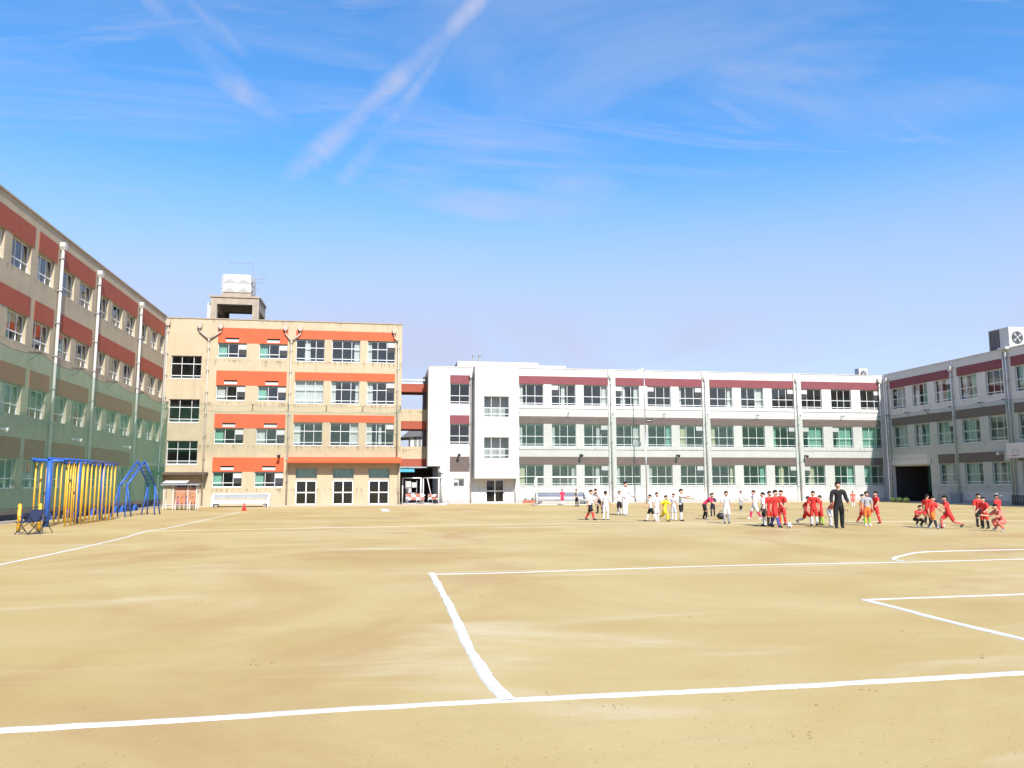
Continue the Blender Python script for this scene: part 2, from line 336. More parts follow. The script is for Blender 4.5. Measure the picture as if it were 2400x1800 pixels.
def window(F, parent, u0, u1, z0, z1, cols=(.31, .66), rows=(.09, .45), rec=.13, low1=True, ac=None, cur=None, glass='glass', fr='frame', fw=.034, name='window', sill=True):
    w_, h_ = round(u1-u0, 2), round(z1-z0, 2); key = (F.kind, w_, h_, cols, rows, fw)
    cu = [0]+[c*w_ for c in cols]+[w_]; rz = [0]+[r*h_ for r in rows]+[h_]
    def mk():
        mb = MB(); dp = .06
        mb.box((0.003, -dp, 0.003), (fw, 0, h_-.003)); mb.box((w_-fw, -dp, 0.003), (w_-.003, 0, h_-.003))
        mb.box((fw, -dp, 0.003), (w_-fw, -.002, fw)); mb.box((fw, -dp, h_-fw), (w_-fw, -.002, h_-.003))
        for c in cu[1:-1]: mb.box((c-(.016 if fw < .08 else .04), -dp+.004, fw), (c+(.016 if fw < .08 else .04), -.004, h_-fw))
        for r in rz[1:-1]: mb.box((fw, -dp+.008, r-(.022 if fw < .08 else .04)), (w_-fw, .006, r+(.022 if fw < .08 else .04)))
        return mb.mesh('window_frame', MT[fr], fmap=F.L)
    wo_ = place(name, cached(key+('f', fr), mk), parent, F.P(u0, -rec, z0))
    for j in range(len(rz)-1):
        spans = [(0, w_)] if (j == 0 and low1) else [(cu[i], cu[i+1]) for i in range(len(cu)-1)]
        for a, b in spans:
            pw, ph = round(b-a-.05, 2), round(rz[j+1]-rz[j]-.04, 2)
            me = cached(('pane', F.kind, pw, ph, glass), lambda: MB().box((0, -.006, 0), (pw, 0, ph)).mesh('pane', MT[glass], fmap=F.L))
            place('pane', me, wo_, F.P(u0+a+.025, -rec-.028, z0+rz[j]+.02))
    if sill:
        me = cached(('sill', F.kind, w_), lambda: MB().box((-.04, -.12, -.035), (w_+.04, .05, 0)).mesh('sill', MT[fr], fmap=F.L))
        place('sill', me, wo_, F.P(u0, -rec+.10, z0+.004))
    if ac:
        aw = .58 if w_ > 1.5 else .4
        a = u0+.02 if ac == 'l' else u1-.02-aw
        def mka():
            return MB().box((0, -.25, 0), (aw, .07, .36)).mesh('air_conditioner', MT['ac'], fmap=F.L)
        ao = place('air_conditioner', cached(('ac', F.kind, aw), mka), wo_, F.P(a, -rec+.012, z1-.44))
        # grille panel hung under the unit
        def mkg():
            mb = MB()
            for k in range(5): mb.box((0, -.02, k*.075), (aw, .02, k*.075+.05))
            return mb.mesh('grille_panel', MT['grille'], fmap=F.L)
        place('grille_panel', cached(('acg', F.kind, aw), mkg), wo_, F.P(a, -rec+.03, z1-.84))
    for (side, frac, mname) in (cur or ()):
        cw = round(w_*frac, 2); ch = round(h_-.06, 2)
        def mkc():
            mb = MB(); n = max(6, int(cw/.05)); vs = []; fs = []
            for i in range(n+1):
                dd = .035*math.sin(i*2.1+.7*math.sin(i*.9)); x = cw*i/n
                vs += [(x, dd, 0), (x*.96+.01, dd*.8, ch)]
            for i in range(n): fs.append((2*i, 2*i+2, 2*i+3, 2*i+1))
            return mb.add(vs, fs).mesh('curtain', MT[mname], fmap=F.L, recalc=False, smooth=True)
        cu0 = u0+.03 if side == 'l' else (u1-.03-cw if side == 'r' else u0+w_*float(side))
        place('curtain', cached(('cur', F.kind, cw, ch, mname), mkc), wo_, F.P(cu0, -rec-.2, z0+.03))
    return wo_
def shell(F, parent, u0, u1, ztop, depth, floors, m='room', rm='roof', wm='white', t=.22):
    # rooms behind the facade: rear wall, end walls, floors, flat roof
    fobj(F, 'rear_wall', MB().box((u0, -depth, -.2), (u1, -depth+.2, ztop-.5)), wm, parent)
    fobj(F, 'end_wall', MB().box((u0, -depth+.203, -.2), (u0+.2, -t-.003, ztop-.5)), wm, parent)
    fobj(F, 'end_wall', MB().box((u1-.2, -depth+.203, -.2), (u1, -t-.003, ztop-.5)), wm, parent)
    for z in floors: fobj(F, 'floor_slab', MB().box((u0+.203, -depth+.203, z-.28), (u1-.203, -t-.003, z)), m, parent)
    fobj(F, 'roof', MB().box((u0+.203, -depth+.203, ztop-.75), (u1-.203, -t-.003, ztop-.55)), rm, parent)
    fobj(F, 'partition_wall', MB().box((u0+.203, -depth*.5-.1, -.1), (u1-.203, -depth*.5, ztop-.8)), m, parent)
def band(F, parent, u0, u1, z0, z1, m, d=.022, name='painted_band'):
    fobj(F, name, MB().box((u0, -.03, z0+.012), (u1, d, z1)), m, parent)
def drainpipe(F, parent, pts, r=.06, hop=True, m='pipe', d=.14):
    mb = MB().path([(u, d, z) for u, z in pts], r, 8)
    for u, z in pts[1:-1]: mb.ball((u, d, z), r*1.05, 8, 6)
    p = fobj(F, 'drainpipe', mb, m, parent, smooth=True)
    u, z = pts[0]
    if hop:
        q = MB().prism([(u-.08, z-.05), (u+.08, z-.05), (u+.17, z+.12), (u+.17, z+.34), (u-.17, z+.34), (u-.17, z+.12)], 1, .02, .29)
        place('hopper', q.mesh('hopper', MT[m], F.P(u, .15, z), fmap=F.P), p, F.P(u, .15, z))
    ul, zl = pts[-1]; up, zp = pts[-2]; k = 0
    zz = zp-.5
    while zz > zl+.3:
        c = MB().box((-r-.03, 0.0, -.025), (r+.03, d+r+.015, .025))
        place('pipe_clip', cached(('clip', F.kind, r, d), lambda: c.mesh('pipe_clip', MT['steel'], fmap=F.L)), p, F.P(up+(ul-up)*(zp-zz)/(zp-zl), .002, zz)); zz -= 1.7
    return p

# ------------------------------------------------------------------ ground, apron, kerbs, chalk
tag(obj('ground', MB().add([(-400, -300, 0), (400, -300, 0), (400, 500, 0), (-400, 500, 0)], [(0, 1, 2, 3)]), 'sand', org=(0, 0, 0), recalc=False), kind='structure')
ap = MB().box((-16.0, 62.3, -.1), (1.6, 64.49, .05)); tag(obj('paved_apron', ap, 'apron'), kind='structure')
ap = MB().box((5.2, 66.3, -.1), (45.8, 67.99, .05)); tag(obj('paved_apron', ap, 'apron'), kind='structure')
ap = MB().box((1.7, 63.2, -.1), (5.1, 80, .03)); tag(obj('passage_paving', ap, 'apron'), kind='structure')
ap = MB().box((44.6, 36, -.1), (46.28, 66.28, .05)); tag(obj('paved_apron', ap, 'apron'), kind='structure')
kb = empty('kerb', (-15.7, 22, 0), 'long pale kerb along the foot of the left wing', 'kerb')
for k in range(43):
    y = 22+k*1.0+rng.uniform(-.004, .004); obj('kerb_stone', MB().box((-15.78+rng.uniform(-.006, .006), y, -.1), (-15.60, y+.985, .115+rng.uniform(-.006, .006))), 'kerb', kb)
tag(obj('planting_bed', MB().box((-16.58, 22, -.1), (-15.79, 64.4, .05)), mat('dark soil', (.07, .055, .042), .95, .3, 6, .6, 30)), kind='structure')
def chalk(pts, wd=.12, step=.12, z=.004, m='chalk'):
    g = [G(*p) for p in pts]; out = []
    # smooth polyline, ragged edges, slight gaps in thickness
    P = []
    for i in range(len(g)-1):
        a, b = g[i], g[i+1]; p0 = g[max(i-1, 0)]; p3 = g[min(i+2, len(g)-1)]; l = (b-a).length; n = max(2, int(l/step))
        for k in range(n):
            t = k/n; P.append(.5*((2*a)+(b-p0)*t+(2*p0-5*a+4*b-p3)*t*t+(3*a-p0-3*b+p3)*t**3))
    P.append(g[-1]); vs = []; fs = []; wl = wr = 0
    for i, p in enumerate(P):
        d = (P[min(i+1, len(P)-1)]-P[max(i-1, 0)]); d.normalize(); nrm = Vector((-d.y, d.x, 0))
        wl = wl*.6+rng.gauss(0, .006); wr = wr*.6+rng.gauss(0, .006)
        a = p+nrm*(wd/2+wl); b = p-nrm*(wd/2+wr)
        a2 = a.lerp(b, .1); b2 = b.lerp(a, .1); vs += [(a.x, a.y, -.002), (a2.x, a2.y, z), (b2.x, b2.y, z), (b.x, b.y, -.002)]
    for i in range(len(P)-1):
        q = 4*i; fs += [(q+k, q+4+k, q+5+k, q+1+k) for k in range(3)]
    return tag(obj('chalk_line', MB().add(vs, fs), m, recalc=False), kind='structure')
chalk([(-260, 1728), (0, 1712), (400, 1690), (800, 1664), (1193, 1641), (1700, 1617), (2120, 1594), (2400, 1577), (2700, 1560)], .135, z=.004)
chalk([(1010, 1343), (1044, 1401), (1071, 1455), (1093, 1504), (1113, 1542), (1140, 1585), (1189, 1642)], .12, z=.008)
chalk([(1004, 1346), (1200, 1342), (1688, 1326), (2117, 1317.5), (2400, 1310), (2700, 1302)], .10, z=.004)
chalk([(2640, 1284), (2400, 1288), (2177, 1293.3), (2117, 1302), (2093, 1310.5), (2122, 1316)], .10, z=.008)
chalk([(2020, 1406.5), (2122, 1402), (2400, 1392.6), (2640, 1384)], .10, z=.004)
chalk([(2024, 1406), (2110, 1427), (2204, 1452), (2400, 1499), (2560, 1540)], .11, z=.008)
chalk([(-160, 1358), (0, 1323.5), (163, 1289.5), (282, 1262.4), (347, 1244.5), (412, 1233.6), (564, 1200)], .10, z=.004)
chalk([(347, 1245), (597, 1240.7), (900, 1234.5), (1200, 1229), (1700, 1225), (2356, 1220.6), (2600, 1219)], .06, z=.008, m=mat('worn chalk', (.52, .45, .34), .95, .15, 4))
chalk([(899, 1192.5), (907, 1199)], .5, z=.004)
# loose grit, crumbs of soil and twigs
mb = MB()
for k in range(700):
    r = rng.random(); x = rng.uniform(0, 2400); y = 1150+650*rng.random()**.6 if k % 3 else rng.uniform(1500, 1850); p = G(x, y)
    s_ = rng.uniform(.002, .006)
    mb.ball((p.x, p.y, s_*.3), s_, 5, 3, (1, rng.uniform(.6, 1.2), .6))
tag(obj('grit', mb, mat('grit', (.27, .19, .11), .9, .4, 40)), 'fine dark grit and soil crumbs strewn over the sandy yard', 'grit', kind='stuff')
mb = MB()
for (x, y) in [(640, 1555), (590, 1557), (470, 1412), (935, 1369), (1130, 1397), (700, 1287), (866, 1276), (1608, 1447), (2320, 1482), (2028, 1397), (2130, 1483), (2313, 1545), (1893, 1655), (1443, 1656), (1865, 1720), (1280, 1630), (1150, 1614), (2045, 1621), (1720, 1645)]:
    p = G(x, y)
    for k in range(rng.randint(3, 6)):
        a = rng.uniform(0, 6.3); q = p+Vector((rng.gauss(0, .05), rng.gauss(0, .07), 0)); l = rng.uniform(.008, .03)
        mb.tube((q.x, q.y, .006), (q.x+l*math.cos(a), q.y+l*math.sin(a), .010), .0022, .0015, 4)
tag(obj('twigs', mb, mat('twig', (.20, .12, .06), .9, .3, 30)), 'small broken twigs scattered on the sandy yard', 'twigs', kind='stuff')

# ------------------------------------------------------------------ beige school building
bb = empty('school_building', (-7.5, YB, 0), 'four-storey beige school building with orange-red bands and a rooftop water tank tower', 'building', 'school buildings round the yard')
Rw = [(-6.80, -4.60), (-4.02, -1.82), (-1.23, .95)]; Rz = {4: (11.30, 13.06), 3: (7.96, 9.76), 2: (4.65, 6.45)}
Lw = [(-12.70, -10.54), (-9.60, -7.45)]; Lz = {4: (11.47, 12.60), 3: (8.12, 9.27), 2: (4.76, 5.94), 1: (1.45, 2.60)}
Sw = [(9.74, 11.53), (6.37, 8.15), (3.17, 4.96)]
holes = [(a, b, *Rz[f]) for f in Rz for a, b in Rw]+[(a, b, *Lz[f]) for f in Lz for a, b in Lw]+[(-16.10, -13.87, *z) for z in Sw]
Dw = [(-6.53, -4.92), (-3.71, -2.11), (-.95, .66)]
holes += [(a, b, .06, 2.87) for a, b in Dw]+[(-15.40, -13.80, .06, 1.75)]
Vn = [(a+.55, a+1.54) for a, _ in Lw]; Vz = {4: 12.70, 3: 9.36, 2: 6.03, 1: 2.73}
holes += [(a, b, Vz[f], Vz[f]+.33) for f in Vz for a, b in Vn]
fobj(FB, 'wall', wall(FB, -16.58, 1.50, -.1, 14.45, holes), 'beige', bb)
shell(FB, bb, -16.58, 1.50, 14.45, 9, (.05, 3.3, 6.66, 10.02), wm='beige')
fobj(FB, 'coping', MB().box((-16.6, -.26, 14.453), (1.54, .05, 14.53)), 'concrete', bb)
for f, (a, b) in {4: (12.62, 13.80), 3: (9.29, 10.42), 2: (5.96, 7.05), 1: (2.62, 3.70)}.items():
    # band with slots left open for the vents
    mbw = wall(FB, -12.73, -7.44, a, b, [(p, q, Vz[f], Vz[f]+.33) for p, q in Vn], .05, .022)
    fobj(FB, 'painted_band', mbw, 'orange', bb)
for a, b in ((13.08, 13.78), (9.78, 10.42), (6.47, 7.05)): band(FB, bb, -6.82, .97, a, b, 'orange')
for f in Vz:
    for a, b in Vn:
        v = fobj(FB, 'vent', MB().box((a+.004, -.16, Vz[f]+.004), (b-.004, -.10, Vz[f]+.21)), 'ac', bb)
        fobj(FB, 'louvre', MB().box((a+.004, -.17, Vz[f]+.215), (b-.004, -.13, Vz[f]+.32)), 'grille', v)
curs = {(4, 0): (('0.3', .2, 'curw'),), (4, 1): (('r', .2, 'curw'),), (4, 2): (('l', .14, 'curw'),), (3, 0): (('l', .33, 'curw'), ('0.33', .33, 'curw'), ('r', .33, 'curw')), (3, 1): (('l', .15, 'curw'), ('r', .13, 'curw')),
        (3, 2): (('l', .2, 'curw'),), (2, 0): (('l', .22, 'curw'),), (2, 1): (('r', .3, 'curw'),), (2, 2): (('l', .2, 'curw'), ('0.45', .1, 'curw'))}
for f in Rz:
    for i, (a, b) in enumerate(Rw): window(FB, bb, a, b, Rz[f][0], Rz[f][1]-.06 if f == 4 else Rz[f][1]-.04, (.37, .70), (.14, .64), ac='r' if i == 2 else None, cur=curs.get((f, i)))
for f in Lz:
    for i, (a, b) in enumerate(Lw): window(FB, bb, a, b, Lz[f][0], Lz[f][1]-.04, (.36, .70), (.28,), ac='r', cur=(('l', .28, 'curg' if (f+i) % 3 else 'curw'),))
for z in Sw: window(FB, bb, -16.10, -13.87, *z, (.345, .735), (.14, .65), glass='glassd')
def doorset(F, parent, a, b, z0, z1, ztr=None, rec=.15):
    w_ = b-a
    window(F, parent, a, b, z0, z1, (.5,), (.5,), rec, False, glass='glassd', fw=.09, name='glass_door', sill=False)
    if ztr:
        fobj(F, 'door_lintel', MB().box((a+.003, -rec-.05, z1+.002), (b-.003, -rec+.03, z1+.15)), 'pipe', parent)
        window(F, parent, a, b, z1+.153, ztr, (.5,), (), rec+.03, False, glass='glass', fr='greyp', fw=.03, name='transom_window', sill=False, cur=(('l', .48, 'curg'), ('r', .5, 'curg')))
for a, b in Dw: doorset(FB, bb, a, b, .062, 1.95, 2.868)
# ground floor canopy over the three doors
fobj(FB, 'canopy', MB().prism([(-.05, 3.50), (.95, 3.26), (.98, 3.30), (.98, 3.47), (.10, 3.74), (-.05, 3.76)], 0, -7.1, 1.56), 'orange', bb)
# side entrance under the stairs
dr = fobj(FB, 'side_door', MB().box((-15.38, -.16, .065), (-14.615, -.10, 1.44)), 'door', bb); fobj(FB, 'handle', MB().box((-14.72, -.10, .68), (-14.69, -.06, .86)), 'steel', dr)
dr = fobj(FB, 'side_door', MB().box((-14.595, -.16, .065), (-13.82, -.10, 1.44)), 'door', bb); fobj(FB, 'handle', MB().box((-14.52, -.10, .68), (-14.49, -.06, .86)), 'steel', dr)
fobj(FB, 'door_panel', MB().box((-15.39, -.17, 1.455), (-13.81, -.12, 1.745)), 'bluedoor', bb)
fobj(FB, 'entrance_canopy', MB().box((-16.45, -.05, 2.36), (-13.0, 1.1, 2.56)), mat('stained and shaded concrete', (.10, .075, .06), .9, .35, 3, .4, 40), bb)
drainpipe(FB, bb, [(-16.42, 13.85), (-16.42, .1)], .06)
for a, c, b in ((-14.08, -13.37, -12.52), (-7.62, -7.16, -6.48)):
    drainpipe(FB, bb, [(a, 13.72), (a, 13.45), (c-.03, 12.85), (c, 12.6), (c, .1)], .06)
    drainpipe(FB, bb, [(b, 13.72), (b, 13.45), (c+.06, 12.85), (c+.05, 12.7)], .06)
drainpipe(FB, bb, [(.87, 13.72), (.87, 13.35), (1.22, 13.0), (1.22, 3.9)], .06)
drainpipe(FB, bb, [(1.40, 3.25), (1.40, .1)], .05, False)
# rooftop tower: open concrete frame with the tank slab
tw = empty('rooftop_tower', (-11.85, 66.2, 13.9), 'open concrete rooftop tower carrying the white water tank', 'tower')
F6 = Fac('B', 66.0)
for a, b in ((-13.72, -13.22), (-10.48, -9.98)):
    for d0, d1 in ((-.5, 0), (-3.6, -3.1)): fobj(F6, 'pillar', MB().box((a, d0, 13.71), (b, d1, 16.02)), 'concrete', tw)
fobj(F6, 'beam', MB().box((-13.72, -.5, 16.023), (-9.98, 0, 16.56)), 'concrete', tw); fobj(F6, 'beam', MB().box((-13.72, -3.6, 16.023), (-9.98, -3.1, 16.56)), 'concrete', tw)
for a, b in ((-13.72, -13.3), (-10.4, -9.98)): fobj(F6, 'beam', MB().box((a, -3.097, 15.6), (b, -.503, 16.56)), 'concrete', tw)
fobj(F6, 'side_wall', MB().box((-13.68, -3.095, 13.71), (-13.5, -.505, 15.597)), mat('stained and shaded concrete', (.10, .075, .06), .9, .35, 3, .4, 40), tw)  # shade inside the tower is put into this wall's near-black colour
fobj(F6, 'rear_wall', MB().box((-13.2, -3.35, 13.71), (-12.85, -3.2, 16.02)), mat('stained and shaded concrete', (.10, .075, .06), .9, .35, 3, .4, 40), tw); fobj(F6, 'rear_wall', MB().box((-12.847, -3.35, 15.93), (-10.5, -3.2, 16.02)), mat('stained and shaded concrete', (.10, .075, .06), .9, .35, 3, .4, 40), tw)  # rear pieces coloured near black for the tower's inner shade
fobj(F6, 'roof_slab', MB().box((-13.80, -3.7, 16.563), (-9.90, .08, 16.70)), 'concrete', tw)
fobj(F6, 'tank_plinth', MB().box((-12.95, -3.0, 16.703), (-10.66, -.25, 17.0)), 'concrete', tw)
fobj(F6, 'wall_unit', MB().box((-14.05, -1.2, 14.9), (-13.74, -.5, 16.2)), 'ac', tw)
tk = empty('water_tank', (-11.8, 67.2, 17.06), 'white panel water tank on top of the rooftop tower', 'tank')
def tankpanel(w_, h_):
    mb = MB(); b_ = .05
    return mb.add([(0, 0, 0), (w_, 0, 0), (w_, 0, h_), (0, 0, h_), (b_, .02, b_), (w_-b_, .02, b_), (w_-b_, .02, h_-b_), (b_, .02, h_-b_), (w_/2, .14, h_/2)],
                  [(0, 1, 5, 4), (1, 2, 6, 5), (2, 3, 7, 6), (3, 0, 4, 7), (4, 5, 8), (5, 6, 8), (6, 7, 8), (7, 4, 8), (0, 3, 2, 1)])
tx0, tx1, tz0, tz1, td = -12.9, -10.72, 17.08, 18.58, 2.2
fobj(F6, 'tank_body', MB().box((tx0+.03, -.35-td, tz0), (tx1-.03, -.38, tz1)), 'ac', tk)
for i in range(2):
    for j in range(2):
        mb = tankpanel((tx1-tx0)/2-.02, (tz1-tz0)/2-.02); mb.v = [(x+tx0+.01+i*(tx1-tx0)/2, d-.36, z+tz0+.01+j*(tz1-tz0)/2) for x, d, z in mb.v]
        fobj(F6, 'tank_panel', mb, 'ac', tk)
        mb = tankpanel(td/2-.02, (tz1-tz0)/2-.02); mb.v = [(tx1-.03+d, -.4-td+.05+x+i*td/2, z+tz0+.01+j*(tz1-tz0)/2) for x, d, z in mb.v]
        fobj(F6, 'tank_panel', mb, 'ac', tk)
fobj(F6, 'hatch', MB().box((-12.1, -1.6, tz1), (-11.5, -1.0, tz1+.12)), 'ac', tk)
mb = MB()
for d in (-1.2, -.8): mb.tube((tx1+.25, d, 16.72), (tx1+.25, d, tz1+.35), .022, n=6)
for k in range(7): mb.tube((tx1+.25, -1.2, 16.95+k*.25), (tx1+.25, -.8, 16.95+k*.25), .015, n=5)
for z in (17.3, 18.2): mb.tube((tx1, -1.0, z), (tx1+.25, -1.0, z), .02, n=5)
fobj(F6, 'ladder', mb, 'greyp', tk)
mb = MB()
for z in (17.55, 18.1):
    for k in range(6): mb.tube((tx1+.25+.32*math.sin(k*math.pi/5), -1.0-.32*math.cos(k*math.pi/5), z), (tx1+.25+.32*math.sin((k+1)*math.pi/5), -1.0-.32*math.cos((k+1)*math.pi/5), z), .012, n=5)
fobj(F6, 'ladder_cage', mb, 'greyp', tk)
mb = MB().tube((tx0-.1, -.6, 16.71), (tx0-.1, -.6, tz1-.1), .045, n=7)
for k in range(5): mb.box((tx0-.16, -.66, 17.15+k*.3), (tx0+.06, -.54, 17.2+k*.3))
fobj(F6, 'riser_pipe', mb, 'ac', tk)
an = empty('aerial', (-10.68, 66.7, 17.6), 'thin metal aerial above the rooftop water tank', 'aerial')
mb = MB().tube((-10.70, -.75, 16.71), (-10.70, -.75, 19.72), .025, n=6); fobj(F6, 'mast', mb, 'steel', an)
mb = MB().tube((-12.6, -.75, 19.68), (-10.62, -.75, 19.62), .014, n=5)
for k in range(7): mb.tube((-12.55+k*.3, -1.0, 19.66), (-12.55+k*.3, -.5, 19.66), .008, n=4)
mb.tube((-12.5, -.75, 19.72), (-12.35, -.75, 19.25), .008, n=4); mb.tube((-10.7, -.75, 19.3), (-10.2, -.75, 19.3), .008, n=4)
fobj(F6, 'antenna_rods', mb, 'steel', an)
mb = MB()
for k in range(4): mb.tube((-10.1+k*.12, -1.2, 18.0+.0*k), (-10.1+k*.12, -1.2, 18.9), .008, n=4)
mb.tube((-10.7, -1.2, 18.45), (-9.7, -1.2, 18.45), .012, n=5); fobj(F6, 'side_aerial', mb, 'steel', an)

# ------------------------------------------------------------------ white school building
wb = empty('school_building', (25, YW, 0), 'long three-storey white school building with maroon bands, at the back of the yard', 'building', 'school buildings round the yard')
starts = [11.68, 20.32, 29.08, 37.95]; Wz = {3: (8.42, 10.26), 2: (4.87, 6.81), 1: (1.47, 3.28)}; Bz = {3: (10.26, 10.96), 2: (6.81, 7.46), 1: (3.28, 3.96)}
pit = {0: 2.87, 1: 2.92, 2: 2.99, 3: 2.95}; ww = {0: 2.14, 1: 2.16, 2: 2.16, 3: 2.02}
wins = {(bi, i): (starts[bi]+pit[bi]*i, starts[bi]+pit[bi]*i+ww[bi]) for bi in range(4) for i in range(3)}
holes = [(a, b, *Wz[f]) for f in Wz for a, b in wins.values()]
fobj(FW, 'wall', wall(FW, 11.45, 46.28, -.1, 11.62, holes), 'white', wb)
sh = [(5.70, 7.36, 8.42, 10.16), (5.70, 7.36, 4.98, 6.72), (6.06, 6.93, 1.42, 2.10), (3.0, 4.93, -.2, 3.14)]
dh = [(8.79, 10.39, .06, 2.04)]
fobj(FW, 'wall', wall(FW, 3.85, 11.447, -.1, 11.58, sh+dh, .22, -.004), 'white', wb)
shell(FW, wb, 5.0, 46.28, 11.6, 9, (.05, 3.45, 6.95), wm='white')
fobj(FW, 'side_wall', MB().box((3.853, -9, 3.14), (4.05, -.23, 11.55)), 'white', wb)
fobj(FW, 'side_wall', MB().box((4.80, -9, -.1), (4.99, -.23, 3.137)), 'white', wb)
fobj(FW, 'side_shade_box', MB().box((3.55, -3.9, 3.3), (3.848, -2.2, 11.0)), 'grille', wb)  # added dark box standing in for the shade on this side wall
fobj(FW, 'passage_ceiling', MB().box((4.053, -9, 3.16), (4.98, -.23, 3.35)), 'plinth', wb)
# stair tower standing proud of the front
fobj(FT, 'stair_tower_wall', wall(FT, 7.70, 11.41, 2.10, 11.60, [(8.46, 10.60, 7.24, 9.0), (8.46, 10.60, 3.77, 5.54)], .2), 'white', wb)
for a, b in ((7.70, 7.90), (11.21, 11.41)): fobj(FT, 'stair_tower_side', MB().box((a, -1.193, 2.10), (b, -.203, 11.60)), 'white', wb)
fobj(FT, 'stair_tower_soffit', MB().box((7.903, -1.193, 2.10), (11.207, -.203, 2.25)), 'white', wb)
fobj(FT, 'stair_tower_roof', MB().box((7.903, -1.193, 11.35), (11.207, -.203, 11.45)), 'roof', wb)
fobj(FT, 'stair_tower_lining', MB().box((8.2, -1.1, 2.6), (11.0, -.9, 11.2)), 'room', wb)
for z in ((7.24, 9.0), (3.77, 5.54)): window(FT, wb, 8.46, 10.60, *z, (.30, .655), (.155, .45), .12)
# rooftop block behind the parapet
fobj(FW, 'roof_block', MB().box((6.35, -4.0, 11.0), (13.45, -.35, 12.18)), 'white', wb)
fobj(FW, 'roof_block', MB().box((13.453, -3.6, 11.0), (15.9, -.35, 11.95)), 'white', wb)
fobj(FW, 'parapet_cap', MB().box((11.45, -.24, 11.623), (46.2, .04, 11.68)), 'white', wb)
fobj(FW, 'parapet_cap', MB().box((3.83, -.24, 11.583), (11.44, .03, 11.64)), 'white', wb)
for x in (7.78, 8.35): fobj(FW, 'roof_vent', MB().tube((x, -1.0, 12.18), (x, -1.0, 12.78), .10, n=10).tube((x, -1.0, 12.78), (x, -1.0, 12.86), .16, .05, 10), 'greyp', wb)
for bi in range(4):
    for f in Bz: band(FW, wb, starts[bi]-.02, wins[bi, 2][1]+.03, Bz[f][0], Bz[f][1], 'maroon' if f == 3 else 'browngrey')
acs = {(3, 0, 1): 'l', (3, 1, 0): 'l', (3, 1, 1): 'l', (3, 1, 2): 'r', (3, 2, 2): 'r', (3, 3, 0): 'l', (3, 3, 2): 'r', (2, 0, 2): 'r', (2, 1, 2): 'r', (2, 2, 2): 'r', (2, 3, 0): 'l', (2, 3, 1): 'l', (1, 0, 2): 'r', (1, 1, 2): 'r', (1, 2, 2): 'r', (1, 3, 0): 'l'}
wc = {(3, 0, 0): (('l', .16, 'curw'),), (3, 0, 1): (('0.42', .16, 'curw'),), (3, 0, 2): (('r', .2, 'curw'),), (3, 1, 0): (('r', .18, 'curw'), ('0.25', .2, 'curw')), (3, 1, 2): (('l', .14, 'curw'),), (3, 2, 0): (('r', .16, 'curw'),), (3, 2, 1): (('r', .32, 'curw'),),
      (3, 3, 1): (('l', .1, 'curw'),), (2, 0, 0): (('l', .14, 'curw'),), (2, 0, 1): (('l', .14, 'curw'),), (2, 0, 2): (('0.55', .14, 'curw'),), (2, 1, 0): (('r', .24, 'curw'),), (2, 1, 1): (('r', .18, 'curg'),), (2, 1, 2): (('l', .3, 'curc'),), (2, 2, 0): (('l', .22, 'curc'),), (2, 2, 2): (('l', .16, 'curg'),),
      (2, 3, 0): (('0.3', .68, 'curg'),), (2, 3, 1): (('0.25', .72, 'curg'),), (2, 3, 2): (('l', .75, 'curg'),), (1, 0, 0): (('l', .24, 'curc'),), (1, 0, 1): (('r', .16, 'curw'),), (1, 0, 2): (('0.5', .16, 'curw'),), (1, 1, 0): (('l', .15, 'curw'),), (1, 1, 1): (('l', .16, 'curw'),), (1, 2, 0): (('r', .14, 'curc'),), (1, 2, 1): (('r', .2, 'curg'),),
      (1, 2, 2): (('0.25', .22, 'curc'),), (1, 3, 0): (('0.25', .3, 'curc'),), (1, 3, 1): (('r', .3, 'curg'),), (1, 3, 2): (('l', .5, 'curg'),)}
for f in Wz:
    for (bi, i), (a, b) in wins.items():
        cols = ((.30, .66), (.34, .66), (.37, .73))[(bi+i) % 3]
        window(FW, wb, a, b, Wz[f][0], Wz[f][1]-.03, cols, (.10, .45), ac=acs.get((f, bi, i)), cur=wc.get((f, bi, i)))
for z in (8.42, 4.98): window(FW, wb, 5.70, 7.36, z, z+1.72, (.5,), (.12, .42), .14)
for z in (10.17, 6.73): band(FW, wb, 5.70, 7.36, z, z+.73, 'maroon', .02)
band(FW, wb, 5.72, 7.38, 2.67, 3.95, mat('brown grey panel', (.115, .088, .08), .7, .08), .02)
# small ventilator opening with two dark fans
vo = fobj(FW, 'ventilator', MB().box((6.064, -.14, 1.424), (6.926, -.10, 2.096)), 'ac', wb)
fobj(FW, 'fan_grille', MB().box((6.09, -.09, 1.5), (6.42, -.07, 1.78)), 'grille', vo); fobj(FW, 'fan_grille', MB().box((6.5, -.09, 1.5), (6.9, -.07, 2.0)), 'grille', vo)
doorset(FW, wb, 8.79, 10.39, .062, 2.03)
fobj(FW, 'plinth', MB().box((4.95, -.02, -.1), (7.65, .05, .33)), 'plinth', wb)
fobj(FW, 'plinth', MB().box((11.5, -.02, -.1), (46.0, .06, .34)), 'plinth', wb)
for a, b in ((19.62, 20.28), (28.34, 29.02), (37.18, 37.9)): fobj(FW, 'pilaster', MB().box((a, -.02, -.05), (b, .10, 11.58)), 'white', wb)
for bi in range(4):
    for z in (8.30, 4.75): fobj(FW, 'string_course', MB().box((starts[bi]-.05, -.02, z-.16), (wins[bi, 2][1]+.05, .055, z)), 'white', wb)
for u in (19.86, 28.6, 37.46): drainpipe(FW, wb, [(u, 10.85), (u, .1)], .065, m='pipew', d=.22)
